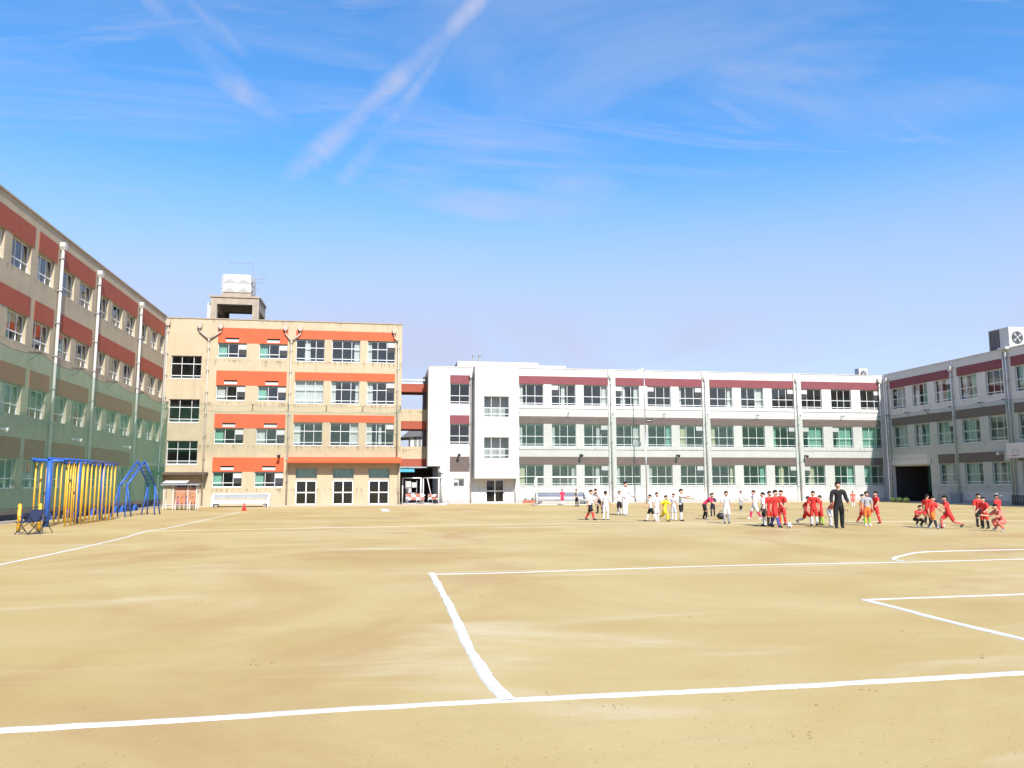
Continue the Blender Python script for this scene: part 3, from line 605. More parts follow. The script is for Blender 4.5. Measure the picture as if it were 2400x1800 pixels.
drainpipe(FW, wb, [(7.5, 10.7), (7.5, .1)], .055, m='pipew'); drainpipe(FW, wb, [(5.05, 2.6), (5.05, .1)], .07, True, m='pipew'); drainpipe(FW, wb, [(11.32, 2.05), (11.32, .1)], .05, False, m='pipew')
drainpipe(FW, wb, [(45.75, 11.0), (45.75, .1)], .065, m='pipew')

# ------------------------------------------------------------------ left wing
lb = empty('school_building', (XL, 44, 0), 'four-storey beige left wing with terracotta bands and tall drainpipes', 'building', 'school buildings round the yard')
Lfz = {4: (11.52, 12.90), 3: (8.18, 9.53), 2: (4.85, 6.22), 1: (1.48, 2.84)}; Lbz = {4: (12.90, 13.90), 3: (9.53, 10.47), 2: (6.22, 7.08), 1: (2.84, 3.80)}
lw = [(38.3+2.755*i, 38.3+2.755*i+(2.0 if i < 9 else 1.1)) for i in range(-4, 10)]
lh = [(a, b, *Lfz[f]) for f in Lfz for a, b in lw if not (f == 1 and a > 57.5)]
lh += [(61.0, 63.9, .06, 2.72)]
fobj(FL, 'wall', wall(FL, 24, 64.44, -.1, 14.50, lh), 'leftbeige', lb)
shell(FL, lb, 24, 64.44, 14.5, 9, (.05, 3.3, 6.66, 10.02), wm='leftbeige')
fobj(FL, 'coping', MB().box((23.98, -.26, 14.503), (64.42, .06, 14.60)), 'concrete', lb)
for f in Lbz:
    for a, b in ((26.9, 32.4), (33.2, 40.55), (41.02, 43.32), (43.88, 48.85), (49.5, 57.1), (57.95, 64.2)):
        if f == 1 and a > 57.5: continue
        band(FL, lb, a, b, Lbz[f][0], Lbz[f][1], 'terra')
for f in Lfz:
    for i, (a, b) in enumerate(lw):
        if f == 1 and a > 57.5: continue
        c = rng.choice([None, ('curw', 'l'), ('curw', 'r'), ('curg', 'l'), None, ('curw', 'l')])
        window(FL, lb, a, b, Lfz[f][0], Lfz[f][1]-.03, (.33, .67) if b-a > 1.5 else (.5,), (.34,), .15, True, cur=((c[1], rng.choice((.25, .34, .5)), c[0]),) if c else None)
fobj(FL, 'entrance_hood', MB().box((60.4, -.05, 2.95), (64.2, .45, 3.25)), 'plinth', lb)
dr = fobj(FL, 'entrance_door', MB().box((61.03, -.2, .062), (62.44, -.14, 2.7)), 'bluedoor', lb); fobj(FL, 'handle', MB().box((62.3, -.14, .9), (62.34, -.09, 1.2)), 'steel', dr)
dr = fobj(FL, 'entrance_door', MB().box((62.46, -.2, .062), (63.87, -.14, 2.7)), 'bluedoor', lb); fobj(FL, 'handle', MB().box((62.56, -.14, .9), (62.6, -.09, 1.2)), 'steel', dr)
for u in (32.8, 43.6, 49.2, 57.55): drainpipe(FL, lb, [(u, 13.75), (u, .1)], .075, m='pipew')
fobj(FL, 'plinth', MB().box((24, -.02, -.1), (60.3, .05, .30)), mat('dark plinth', (.10, .10, .10), .9, .2, 2), lb)

# ------------------------------------------------------------------ right wing
rb = empty('school_building', (XR, 54, 0), 'three-storey white right wing standing in its own shade', 'building', 'school buildings round the yard')
rw = [(66.95-2.94*i-1.98, 66.95-2.94*i) for i in range(10)]; Rfz = {3: (8.36, 10.28), 2: (4.86, 6.80), 1: (1.55, 3.27)}
rh = [(a, b, *Rfz[f]) for f in Rfz for a, b in rw if not (f == 1 and b > 61.5)]+[(62.2, 67.3, -.2, 3.26)]
fobj(FR, 'wall', wall(FR, 38, 67.98, -.1, 11.66, rh), 'white', rb)
shell(FR, rb, 38, 67.95, 11.66, 9, (.05, 3.45, 6.95), wm='white')
fobj(FR, 'parapet_cap', MB().box((38, -.24, 11.663), (67.9, .05, 11.73)), 'white', rb)
for z0, z1, segs in ((10.28, 11.02, ((38.5, 43.6), (44.4, 52.55), (53.38, 58.3), (59.15, 67.1))), (6.80, 7.54, ((38.5, 43.6), (44.4, 52.55), (53.38, 58.7), (58.98, 67.1))), (3.27, 4.03, ((38.5, 43.6), (44.4, 52.55), (53.9, 58.7), (59.1, 61.15)))):
    for a, b in segs: band(FR, rb, a, b, z0, z1, 'maroon' if z0 > 9 else 'browngrey')
for f in Rfz:
    for i, (a, b) in enumerate(rw):
        if f == 1 and b > 61.5: continue
        window(FR, rb, a, b, Rfz[f][0], Rfz[f][1]-.03, (.32, .66), (.12, .48), .13, True, ac='l' if (i == 2 and f != 1) else None, cur=rng.choice([(('l', .3, 'curw'),), (('l', .45, 'curg'), ('r', .3, 'curw')), (('0.25', .5, 'curw'),), (('r', .6, 'curg'),)]))
for u, z in ((58.85, 11.05), (44.0, 11.05)): drainpipe(FR, rb, [(u, z-.2), (u, .1)], .07, m='pipew')
drainpipe(FR, rb, [(67.4, 11.0), (67.4, .1)], .07, m='pipew')
for u in (52.85, 53.13): drainpipe(FR, rb, [(u, 11.45), (u, .1)], .065, False, m='pipew')
fobj(FR, 'pipe_hood', MB().box((52.55, -.1, 11.62), (53.35, .35, 11.80)), 'ac', rb)
fobj(FR, 'passage_beam', MB().box((62.0, -.01, 3.29), (67.4, .12, 3.75)), 'white', rb)
fobj(FR, 'plinth', MB().box((38, -.02, -.1), (62.1, .05, .32)), 'plinth', rb)
fobj(FR, 'passage_shade_lining', MB().box((67.32, -5.29, -.1), (67.5, -.24, 3.4)), 'dark', rb); fobj(FR, 'passage_ceiling', MB().box((62.19, -5.29, 3.27), (67.31, -.24, 3.38)), 'dark', rb); fobj(FR, 'passage_floor', MB().box((62.19, -5.29, .051), (67.31, -.24, .07)), 'dark', rb); fobj(FR, 'passage_shade_lining', MB().box((62.25, -5.5, -.1), (67.25, -5.3, 3.4)), 'dark', rb); fobj(FR, 'passage_shade_lining', MB().box((62.0, -5.29, -.1), (62.18, -.24, 3.4)), 'dark', rb)  # shade of the deep passage painted in: near-black lining, ceiling and floor
# rooftop cooling units
def outdoor_unit(F, label, u0, u1, d0, d1, z0, z1, fan_front=True, m='ac'):
    t = empty('cooling_unit', F.P((u0+u1)/2, (d0+d1)/2, z0), label, 'cooling unit', 'cooling units on the roofs')
    fobj(F, 'casing', MB().box((u0, d0, z0+.12), (u1, d1, z1)), m, t)
    for u in (u0+.06, u1-.16): fobj(F, 'foot', MB().box((u, d0, z0), (u+.1, d1, z0+.117)), 'greyp', t)
    if fan_front:
        uc, zc_, r = (u0+u1)/2, z0+.12+(z1-z0-.12)*.62, min(u1-u0, z1-z0)*.34
        fn = fobj(F, 'fan_ring', MB().tube((uc, d1+.002, zc_), (uc, d1+.03, zc_), r, n=20), 'grille', t)
        for k in range(4):
            a = k*math.pi/2+.4; fobj(F, 'fan_blade', MB().prism([(uc+math.cos(a)*.03, zc_+math.sin(a)*.03), (uc+math.cos(a)*r*.85, zc_+math.sin(a)*r*.85), (uc+math.cos(a+.6)*r*.85, zc_+math.sin(a+.6)*r*.85)], 1, d1+.032, d1+.04), 'greyp', fn)
        fobj(F, 'fan_hub', MB().tube((uc, d1+.031, zc_), (uc, d1+.06, zc_), .07, n=10), 'ac', fn)
    else:
        for k in range(7): fobj(F, 'fin', MB().box((u0+.05+k*(u1-u0-.1)/7, d1+.001, z0+.25), (u0+.05+k*(u1-u0-.1)/7+.06, d1+.03, z1-.08)), 'grille', t)
    return t
FRu = Fac('R', XR+.35)
outdoor_unit(Fac('B', 52.8), 'big white cooling unit with a round fan on the right wing roof', 46.55, 47.95, -.9, 0, 11.12, 13.36)
outdoor_unit(FRu, 'dark finned cooling unit on the right wing roof beside the big white one', 53.8, 54.95, -.9, 0, 11.12, 13.40, False, 'greyp')
outdoor_unit(Fac('B', 70.0), 'small cooling unit on the white roof near the far right corner', 45.15, 46.05, -.7, 0, 11.06, 12.62)

# ------------------------------------------------------------------ bridges between beige and white buildings, things in the gap
def bridge(name_label, zt, zp, zb, parapet):
    b_ = empty('footbridge', (2.7, 71, zb), name_label, 'footbridge', 'footbridges across the gap')
    obj('deck', MB().box((1.52, 70.2, zb), (3.84, 72.4, zp)), 'terra', b_)
    for y in (70.05, 72.4):
        if parapet: obj('parapet', MB().box((1.52, y, zp-.02), (3.84, y+.148, zt)), 'beige', b_)
        obj('edge_beam', MB().box((1.52, y-.02, zb-.12), (3.84, y+.146, zp-.023)), 'terra', b_)
    if not parapet:
        for y in (70.15, 72.4):
            mb = MB()
            for k in range(9): mb.tube((1.6+k*.27, y, zp), (1.6+k*.27, y, zt+.1), .015, n=5)
            mb.tube((1.53, y, zt+.1), (3.83, y, zt+.1), .02, n=6); obj('railing', mb, 'steel', b_)
bridge('roof slab with railing, highest of the bridges in the gap between the buildings', 10.6, 10.35, 9.75, False)
bridge('beige and terracotta footbridge, middle one in the gap between the buildings', 8.1, 7.1, 6.5, True)
bridge('beige and terracotta footbridge, lowest one in the gap between the buildings', 4.86, 3.83, 3.3, True)
hs_ = empty('house', (4.5, 95, 0), 'small white house with grey roof seen through the gap between the school buildings', 'house')
obj('wall', MB().box((3.3, 94, 0), (9.5, 100, 7.6)), 'white', hs_); obj('roof', MB().prism([(2.2, 7.0), (10.1, 7.5), (6.5, 10.6)], 1, 93.6, 100.4), 'roof', hs_)
for k in range(5): obj('window', MB().box((3.75+k*.5, 93.93, 5.3), (4.05+k*.5, 94.02, 7.2)), 'glassd', hs_)
obj('wall', MB().box((-3, 96, 0), (3.3, 101, 5.2)), 'plinth', hs_); obj('roof', MB().prism([(-3.3, 5.1), (3.45, 5.1), (.2, 6.8)], 1, 95.7, 101.3), 'roof', hs_)
t = empty('shade_block', (3.2, 77, 0), 'added dark brown block standing in for the shade at the far end of the gap between the buildings', 'shade_block')  # added block, its dark colour stands in for shade behind the gap
obj('wall', MB().box((1.6, 76.5, 0), (4.79, 78, 3.05)), mat('dark brown shade', (.05, .03, .022), .8, .3, 4), t); obj('roof', MB().box((1.55, 76.3, 3.053), (4.79, 78.1, 3.15)), 'roof', t)
def soccer_goal(label, x, y, rot, wd, h, dep, net=True, group=None):
    t = empty('soccer_goal', (x, y, 0), label, 'goal', group); t.rotation_euler = (0, 0, rot)
    for s in (0, wd): sub('post', MB().tube((s, 0, 0), (s, 0, h), .05, n=10), 'whitep', t, True)
    sub('crossbar', MB().tube((-.05, 0, h), (wd+.05, 0, h), .05, n=10), 'whitep', t, True)
    for s in (0, wd): sub('side_frame', MB().path([(s, 0, h), (s, dep*.4, h), (s, dep, .03), (s, 0, .03)], .03, 7), 'whitep', t, True)
    sub('back_bar', MB().tube((0, dep, .03), (wd, dep, .03), .03, n=7), 'whitep', t, True)
    if net:
        mb = MB(); n = int(wd/.2)
        for i in range(n+1):
            q = wd*i/n; mb.tube((q, dep*.4, h), (q, dep, .03), .004, n=3, cap=False); mb.tube((q, 0, h), (q, dep*.4, h), .004, n=3, cap=False)
        for j in range(1, 10):
            k = j/10; mb.tube((0, dep*(.4+.6*k), h*(1-k)), (wd, dep*(.4+.6*k), h*(1-k)), .004, n=3, cap=False)
        sub('net', mb, 'netw', t)
    return t
soccer_goal('white soccer goal frame at left in the gap, next to the beige building', 3.28, 67.3, R(180), 1.5, 2.14, -1.2, False, 'small goals stored in the gap')
soccer_goal('white soccer goal frame at right in the gap, side-on with a sloping back', 3.48, 67.35, R(-62), 2.4, 2.14, .95, False, 'small goals stored in the gap')
soccer_goal('wide white soccer goal with net in front of the white building, left of the players', 11.75, 60.7, R(2), 5.0, 2.15, 1.3)
def barricade(label, x, y, rz, n=4, z0=.35):
    t = empty('barricade', (x, y, 0), label, 'barricade', 'barricades in the gap'); t.rotation_euler = (0, 0, rz)
    for s in (.08, n*.36-.08): sub('stand', MB().path([(s, -.2, 0), (s, 0, .85), (s, .2, 0)], .02, 6), 'steel', t)
    for r_ in range(2):
        for k in range(n):
            z = z0+r_*.25
            sub('board_panel', MB().prism([(k*.36, z), (k*.36+.3, z), (k*.36+.42, z+.18), (k*.36+.12, z+.18)], 1, -.035, -.012), 'terracotta' if (k+r_) % 2 else 'whitep', t)
barricade('orange and white barricade stacked behind the left goal frame in the gap', 2.1, 66.2, R(5), 4)
barricade('red and white low barricade behind the right goal frame in the gap', 3.9, 68.6, R(0), 3)
barricade('second orange and white barricade against the beige corner in the gap', 2.0, 66.8, R(-6), 4, .45)
t = empty('shelf_unit', (2.5, 69.2, 0), 'steel shelf with white outdoor boxes behind the goal frame in the gap', 'shelf')
for x in (2.05, 3.0):
    for y in (69, 69.5): obj('post', MB().box((x, y, 0), (x+.04, y+.04, 1.95)), 'greyp', t)
for z in (.9, 1.35): obj('shelf', MB().box((2.03, 68.98, z), (3.06, 69.56, z+.03)), 'greyp', t)
for x, z, h in ((2.12, 1.383, .5), (2.6, 1.383, .4), (2.15, .933, .36)): obj('box', MB().box((x, 69.02, z), (x+.42, 69.45, z+h)), 'ac', t)
t = tag(obj('awning', MB().prism([(66.1, 2.62), (67.3, 2.82), (67.3, 2.9), (66.1, 2.75)], 0, 1.52, 2.7), 'cyan'), 'cyan awning fixed to the corner of the beige building, in the gap', 'awning')
t = tag(obj('roof_sheet', MB().prism([(67.9, 3.0), (70.0, 3.1), (70.0, 3.16), (67.9, 3.07)], 0, 1.52, 3.8), 'greyp'), 'flat grey rain cover across the gap under the lowest footbridge', 'rain cover')

# ------------------------------------------------------------------ ball nets hung on the facades
def ball_net(F, label, u0, u1, ztop, zbot, d, hooks, sag=.28, m_=.036, r=.0021):
    t = empty('ball_net', F.P((u0+u1)/2, d, zbot), label, 'net', 'green ball nets on the facades')
    hk = sorted(set([u0]+[h for h in hooks if u0 < h < u1]+[u1]))
    def sg(u):
        for a, b in zip(hk, hk[1:]):
            if a <= u <= b: k = (u-a)/(b-a); return sag*4*k*(1-k)*min(1, (b-a)/4)
        return 0
    mb = MB(); n = int((u1-u0)/m_)
    for i in range(n+1):
        u = u0+(u1-u0)*i/n; mb.tube((u, d, zbot), (u, d, ztop-sg(u)), r, n=4, cap=False)
    k = 0.0
    while ztop-k > zbot:
        if k < 1.0:
            pts = []; S = max(8, int((u1-u0)/.7))
            for i in range(S+1):
                u = u0+(u1-u0)*i/S; pts.append((u, d, ztop-k-sg(u)*(1-k)))
            for a, b in zip(pts, pts[1:]): mb.tube(a, b, r, n=4, cap=False)
        else: mb.tube((u0, d, ztop-k), (u1, d, ztop-k), r, n=4, cap=False)
        k += m_
    fobj(F, 'netting', mb, 'net', t, smooth=True)
    S = max(10, int((u1-u0)/.4)); mb = MB()
    pts = [(u0+(u1-u0)*i/S, d, ztop-sg(u0+(u1-u0)*i/S)) for i in range(S+1)]
    for a, b in zip(pts, pts[1:]): mb.tube(a, b, .009, n=5, cap=False)
    fobj(F, 'top_rope', mb, 'rope', t)
    for h in hk:
        fobj(F, 'bracket', MB().tube((h, .01, ztop+.06), (h, d, ztop+.03), .025, n=6).tube((h, .01, ztop-.35), (h, d*.9, ztop), .016, n=5).tube((h, d, ztop+.03), (h, d, ztop-.04), .018, n=5), 'rope', t)
    return t
ball_net(FL, 'green ball net hung over the lower floors of the left wing', 24.5, 64.0, 7.85, .55, .55, [27.5, 31.3, 35.2, 40.8, 46.2, 51.8, 57.6], m_=.041)
ball_net(FW, 'green ball net hung over the lower floors of the white building', 11.6, 45.5, 7.75, 1.35, .45, [starts[1]-.37, starts[2]-.37, starts[3]-.37, 16.0, 24.7, 33.5, 41.8], .15, .050)
ball_net(FB, 'green ball net across the second floor of the beige building', -16.2, 1.45, 7.75, 4.05, .45, [-13.4, -9.9, -7.2, -4.3, -1.5], .15, .085)
ball_net(FR, 'short green ball net above the dark passage of the right wing', 61.95, 67.3, 7.85, 4.15, .5, [64.5], .15, .045)
ball_net(FR, 'green ball net hung over the lower floors of the shaded right wing', 38.5, 61.9, 7.85, 1.0, .5, [43.9, 49.4, 53.1, 55.6, 58.9], .15, .045)

# loudspeakers and lamps on the facades
def speaker(F, label, u, z, m='black'):
    t = empty('loudspeaker', F.P(u, .2, z), label, 'loudspeaker', 'loudspeakers on the facades')
    fobj(F, 'arm', MB().tube((u, 0, z), (u, .35, z), .02, n=6), 'rope', t)
    fobj(F, 'horn', MB().tube((u, .2, z), (u, .55, z-.06), .05, .13, 12).tube((u, .55, z-.06), (u, .57, z-.063), .13, .115, 12), m, t, True)
    fobj(F, 'driver', MB().tube((u, .05, z+.01), (u, .22, z), .08, n=10), m, t)
for u, lab in ((6.47, 'black loudspeaker over the dark panel beside the stair tower of the white building'), (17.05, 'black loudspeaker over the white building\'s first window bay'), (25.82, 'black loudspeaker over the white building\'s second window bay'), (37.98, 'black loudspeaker beside a drainpipe at the white building\'s fourth bay')): speaker(FW, lab, u, 4.12)
speaker(FB, 'black loudspeaker beside the canopy of the beige building', -7.79, 3.85)
for u, lab in ((46.66, 'pale loudspeaker on the left wing above the climbing poles'), (55.32, 'pale loudspeaker on the left wing above the blue arch'), (37.9, 'pale loudspeaker on the left wing at the picture edge')): speaker(FL, lab, u, 4.05, 'ac')
speaker(FR, 'pale lamp-like loudspeaker on the right wing near the basketball board', 53.9, 3.9, 'ac')

# ------------------------------------------------------------------ yard equipment
# tall pole with a small black sign
t = empty('sign_pole', (22.3, 66.0, 0), 'tall thin grey pole with a small black sign in front of the white building', 'pole')
obj('pole', MB().tube((22.3, 66, 0), (22.3, 66, 6), .06, n=8).tube((22.3, 66, 6), (22.3, 66, 11.55), .05, .035, 8), 'steel', t, smooth=True)
obj('arm', MB().tube((22.3, 66, 11.5), (21.8, 66, 11.35), .025, n=6), 'steel', t)
sg_ = obj('sign', MB().box((22.36, 65.95, 6.88), (22.95, 66.0, 7.16)), 'black', t); obj('sign_stripe', MB().box((22.42, 65.944, 7.0), (22.88, 65.949, 7.035)), 'whitep', sg_)
# climbing poles
A = G(110.5, 1234.7); B = G(234, 1218)
dv = (B-A).normalized(); nv = Vector((dv.y, -dv.x, 0)); A = A-dv*.15; LEN = (B-A).length+.1
t = empty('climbing_poles', (A.x, A.y, 0), 'blue-framed climbing pole rack with rows of yellow poles by the left wing', 'climbing poles')
hz = 2.62
def at(s, o, z): p = A+dv*s+nv*o; return (p.x, p.y, z)
for i, s in enumerate((0, LEN/2, LEN)):
    obj('frame_post', MB().tube(at(s, 0, 0), at(s, 0, hz), .105 if i == 0 else .085, n=10), 'blue', t, smooth=True)
    obj('cross_arm', MB().tube(at(s, -.62, hz-.03), at(s, .62, hz-.03), .055, n=8), 'blue', t, smooth=True)
for o in (-.6, 0, .6): obj('top_rail', MB().tube(at(-.15, o, hz+(.03 if o else .06)), at(LEN+.15, o, hz+(.03 if o else .06)), .05, n=8), 'blue', t, smooth=True)
for o in (-.6, .6):
    for k in range(12):
        s = (k+.5)*LEN/12; e = rng.uniform(-.03, .03)
        obj('climbing_pole', MB().tube(at(s+e, o, 0), at(s, o, hz), .032, n=7), 'yellow', t, smooth=True)
# low gym bars
P1, P2 = G(41, 1251), G(89, 1248); dd = (P2-P1); P1 = Vector((-12.0, 30.0, 0)); P2 = Vector((-11.72, 31.0, 0))
P1 = G(42, 1250.5); P2 = G(90, 1247.5); P0 = P1-(P2-P1)*2.4
t = empty('gym_bar', (P1.x, P1.y, 0), 'low exercise bar on thick yellow posts at the left edge of the yard', 'exercise bar')
for p in (P0, P1, P2):
    obj('post', MB().tube((p.x, p.y, 0), (p.x, p.y, .95), .06, n=12).ball((p.x, p.y, .95), .06, 12, 6), 'yellow', t, smooth=True)
    obj('base_plate', MB().tube((p.x, p.y, 0), (p.x, p.y, .03), .12, n=12), 'steel', t)
obj('bar', MB().tube((P0.x, P0.y, .80), (P2.x, P2.y, .88), .018, n=8), 'rope', t)
# folding chair
c = G(65, 1253); t = empty('camping_chair', (c.x, c.y, 0), 'navy folding camping chair between the yellow bar posts', 'chair'); t.rotation_euler = (0, 0, R(-25))
sub('seat', MB().prism([(-.24, .40), (.22, .42), (.22, .45), (-.24, .43)], 0, -.25, .25), 'navy', t)
sub('backrest', MB().prism([(.20, .44), (.24, .44), (.36, .82), (.32, .82)], 0, -.26, .26), 'navy', t)
for s in (-.28, .28):
    sub('leg', MB().tube((s, -.25, 0), (s, .22, .58), .013, n=6), 'black', t); sub('leg', MB().tube((s, .25, 0), (s, -.22, .58), .013, n=6), 'black', t)
    sub('armrest', MB().box((s-.035, -.27, .58), (s+.035, .27, .60)), 'navy', t); sub('back_tube', MB().tube((s*.95, .2, .42), (s*.95, .36, .84), .012, n=6), 'black', t)
sub('cross_brace', MB().tube((-.28, -.25, .02), (.28, -.25, .42), .011, n=6).tube((.28, -.24, .02), (-.28, -.24, .42), .011, n=6), 'black', t)
sub('cross_brace', MB().tube((-.28, .25, .02), (.28, .25, .42), .011, n=6).tube((.28, .24, .02), (-.28, .24, .42), .011, n=6), 'black', t)
# tripod
c = G(104, 1250); t = empty('tripod', (c.x, c.y, 0), 'small black camera tripod beside the folding chair', 'tripod')
for k in range(3):
    a = k*2.094+.5; sub('leg', MB().tube((.25*math.cos(a), .25*math.sin(a), 0), (.03*math.cos(a), .03*math.sin(a), .42), .012, .016, 6), 'black', t)
sub('column', MB().tube((0, 0, .3), (0, 0, .5), .014, n=6), 'black', t); sub('head', MB().box((-.04, -.04, .5), (.04, .05, .56)), 'black', t)
# tyres half sunk along the bed
for k in range(14):
    y = 38.4+k*1.25; t = MB(); n = 14
    for i in range(n):
        a0 = math.pi*i/n; a1 = math.pi*(i+1)/n; t.tube((-15.35, y+.34*math.cos(a0), -.02+.34*math.sin(a0)), (-15.35, y+.34*math.cos(a1), -.02+.34*math.sin(a1)), .09, n=7)
    tag(obj('half_tyre', t, 'blue' if k % 3 else 'navy', smooth=True), '%s half-sunk play tyre, %s in the row along the left wing' % ('blue' if k % 3 else 'navy', ['nearest the camera', 'second', 'third', 'fourth', 'fifth', 'sixth', 'seventh', 'eighth', 'ninth', 'tenth', 'eleventh', 'twelfth', 'thirteenth', 'farthest'][k]+('' if k in (0, 13) else ' from the camera')), 'tyre', 'half tyres along the left wing')
# blue arched ladder
q = [G(270, 1210), G(301, 1213), G(336, 1207), G(367, 1205)]
ctr = (q[0]+q[1]+q[2]+q[3])/4; ctr.z = 0
t = empty('arch_climber', tuple(ctr), 'blue inverted-V climbing ladder on splayed legs beside the climbing poles', 'climber')
sl = (q[0]+q[1])/2; sr = (q[2]+q[3])/2; ax = (sr-sl); ax.z = 0; ln = ax.length; ax.normalize(); ay = Vector((-ax.y, ax.x, 0))
def ar(s, o, z): p = sl+ax*s+ay*o; return (p.x, p.y, z)
top = ln*.56
for o in (-.19, .19):
    obj('rail', MB().path([ar(-.02, o, 1.6), ar(top-.08, o, 2.84), ar(top, o, 2.90), ar(top+.08, o, 2.84), ar(ln+.02, o, 1.6)], .05, 8), 'blue', t, smooth=True)
for s0, ss in ((0, -1), (ln, 1)):
    for o in (-.19, .19):
        obj('leg', MB().tube(ar(s0, o, 1.62), ar(s0+ss*.42, o*1.9, 0), .036, n=7), 'blue', t, smooth=True); obj('leg', MB().tube(ar(s0, o, 1.62), ar(s0-ss*.28, o*1.9, 0), .036, n=7), 'blue', t, smooth=True)
for k in range(6):
    f = (k+.5)/6
    obj('rung', MB().tube(ar(top*f, -.19, 1.6+1.27*f), ar(top*f, .19, 1.6+1.27*f), .022, n=6), 'blue', t); g_ = ln-(ln-top)*f
    obj('rung', MB().tube(ar(g_, -.19, 1.6+1.27*f), ar(g_, .19, 1.6+1.27*f), .022, n=6), 'blue', t)
# unicycle rack
t = empty('unicycle_rack', (-12.8, 55.3, 0), 'thin white unicycle rack with a small roof in front of the brown side door', 'rack')
for x in (-13.78, -13.2, -12.3, -11.78):
    for y in (55.0, 55.7): obj('post', MB().tube((x, y, 0), (x, y, 1.62), .02, n=6), 'whitep', t)
for y in (55.0, 55.7):
    for z in (.35, 1.2): obj('rail', MB().tube((-13.85, y, z), (-11.7, y, z), .015, n=6), 'steel', t)
obj('roof_sheet', MB().prism([(54.7, 1.60), (56.0, 1.66), (56.0, 1.70), (54.7, 1.64)], 0, -13.95, -11.65), 'greyp', t)
obj('roof_sheet', MB().prism([(55.2, 1.72), (56.0, 1.88), (56.0, 1.91), (55.2, 1.75)], 0, -13.95, -12.45), 'ac', t)
for k, (x, cname) in enumerate(((-12.98, (.20, .10, .42)), (-12.72, (.55, .16, .08)), (-12.46, (.16, .10, .40)), (-12.10, (.55, .2, .1)), (-12.0+.1, (.5, .08, .07)))):
    cm = mat('unicycle paint %d' % k, cname, .4, .05)
    u = empty('unicycle', (x, 55.35, 0), ['purple unicycle hanging leftmost in the rack', 'orange unicycle second from left in the rack', 'violet unicycle in the middle of the rack', 'orange-brown unicycle second from right in the rack', 'red unicycle rightmost in the rack'][k], 'unicycle', 'unicycles in the rack')
    mb = MB(); n = 16
    for i in range(n):
        a0 = 2*math.pi*i/n; a1 = 2*math.pi*(i+1)/n; mb.tube((0, .22*math.cos(a0), .24+.22*math.sin(a0)), (0, .22*math.cos(a1), .24+.22*math.sin(a1)), .02, n=5)
    sub('tyre', mb, 'black', u); mb = MB()
    for i in range(8): mb.tube((0, 0, .24), (0, .21*math.cos(i*.785), .24+.21*math.sin(i*.785)), .004, n=4)
    sub('spokes', mb, 'steel', u); sub('fork', MB().path([(-.045, 0, .24), (-.045, 0, .5), (0, 0, .56), (.045, 0, .5), (.045, 0, .24)], .014, 6).tube((0, 0, .56), (0, 0, .82), .016, n=6), cm, u)
    sub('saddle', MB().ball((0, 0, .86), .07, 10, 6, (.7, 2, .7)), cm, u)
    for s in (-1, 1): sub('pedal', MB().box((s*.06-.035, -.14*s-.04, .23), (s*.06+.035, -.14*s+.04, .25)), 'black', u)
# long white bench with back panel
def long_bench(label, x0, x1, y, ends, back, seat, h=.95):
    t = empty('long_bench', ((x0+x1)/2, y, 0), label, 'bench')
    for x in (x0, x1-.14): obj('end_panel', MB().prism([(y-.45, .03), (y+.3, .03), (y+.3, h), (y+.1, h), (y-.38, .55)], 0, x, x+.14), ends, t)
    for x in (x0+.25, x1-.45): obj('foot', MB().box((x, y-.35, .03), (x+.2, y+.2, .30)), 'greyp', t)
    for k in range(3): obj('seat_plank', MB().box((x0+.143, y-.40+k*.16, .40+.01*k), (x1-.143, y-.255+k*.16, .46+.01*k)), seat, t)
    obj('front_rail', MB().box((x0+.143, y-.45, .26), (x1-.143, y-.405, .455)), seat, t)
    obj('back_panel', MB().box((x0+.143, y+.16, .60), (x1-.143, y+.2, h-.03)), back, t); obj('top_rail', MB().box((x0+.143, y+.13, h-.028), (x1-.143, y+.24, h+.02)), ends, t)
long_bench('long white bench with a grey back panel in front of the beige building', -12.15, -8.05, 62.0, 'whitep', 'greyp', 'whitep')
long_bench('long grey metal bench with a slate blue back in front of the white building', 12.2, 16.3, 63.4, 'greyp', 'slate', 'steel')
c = G(572, 1197); t = empty('traffic_cone', (c.x, c.y, 0), 'single red traffic cone in front of the long white bench', 'cone')
sub('base', MB().box((-.18, -.18, 0), (.18, .18, .035)), 'redc', t); sub('cone', MB().tube((0, 0, .035), (0, 0, .5), .13, .03, 14), 'redc', t, True); sub('collar', MB().tube((0, 0, .24), (0, 0, .34), .093, .071, 14), 'redc', t)
# planters at the foot of the white wall
for k in range(3):
    x = 11.75+k*.55; t = empty('planter_box', (x+.25, 66.6, .05), ['terracotta planter box with seedlings, nearest the stair tower', 'terracotta planter box in the middle of the three by the white wall', 'terracotta planter box, rightmost of the three by the white wall'][k], 'planter', 'planters by the white wall')
    obj('box', MB().prism([(66.48, .05), (66.72, .05), (66.75, .27), (66.45, .27)], 0, x, x+.5), 'terracotta', t)
    mb = MB()
    for i in range(26):
        p = Vector((x+rng.uniform(.05, .45), rng.uniform(66.5, 66.7), .27)); a = rng.uniform(0, 6.3); l = rng.uniform(.05, .3); q = p+Vector((.06*math.cos(a), .06*math.sin(a), l)); s = Vector((-math.sin(a), math.cos(a), 0))*.025
        mb.add([p, (p+q)/2+s, q, (p+q)/2-s], [(0, 1, 2, 3)])
    obj('seedlings', mb, 'leaf', t, recalc=False)
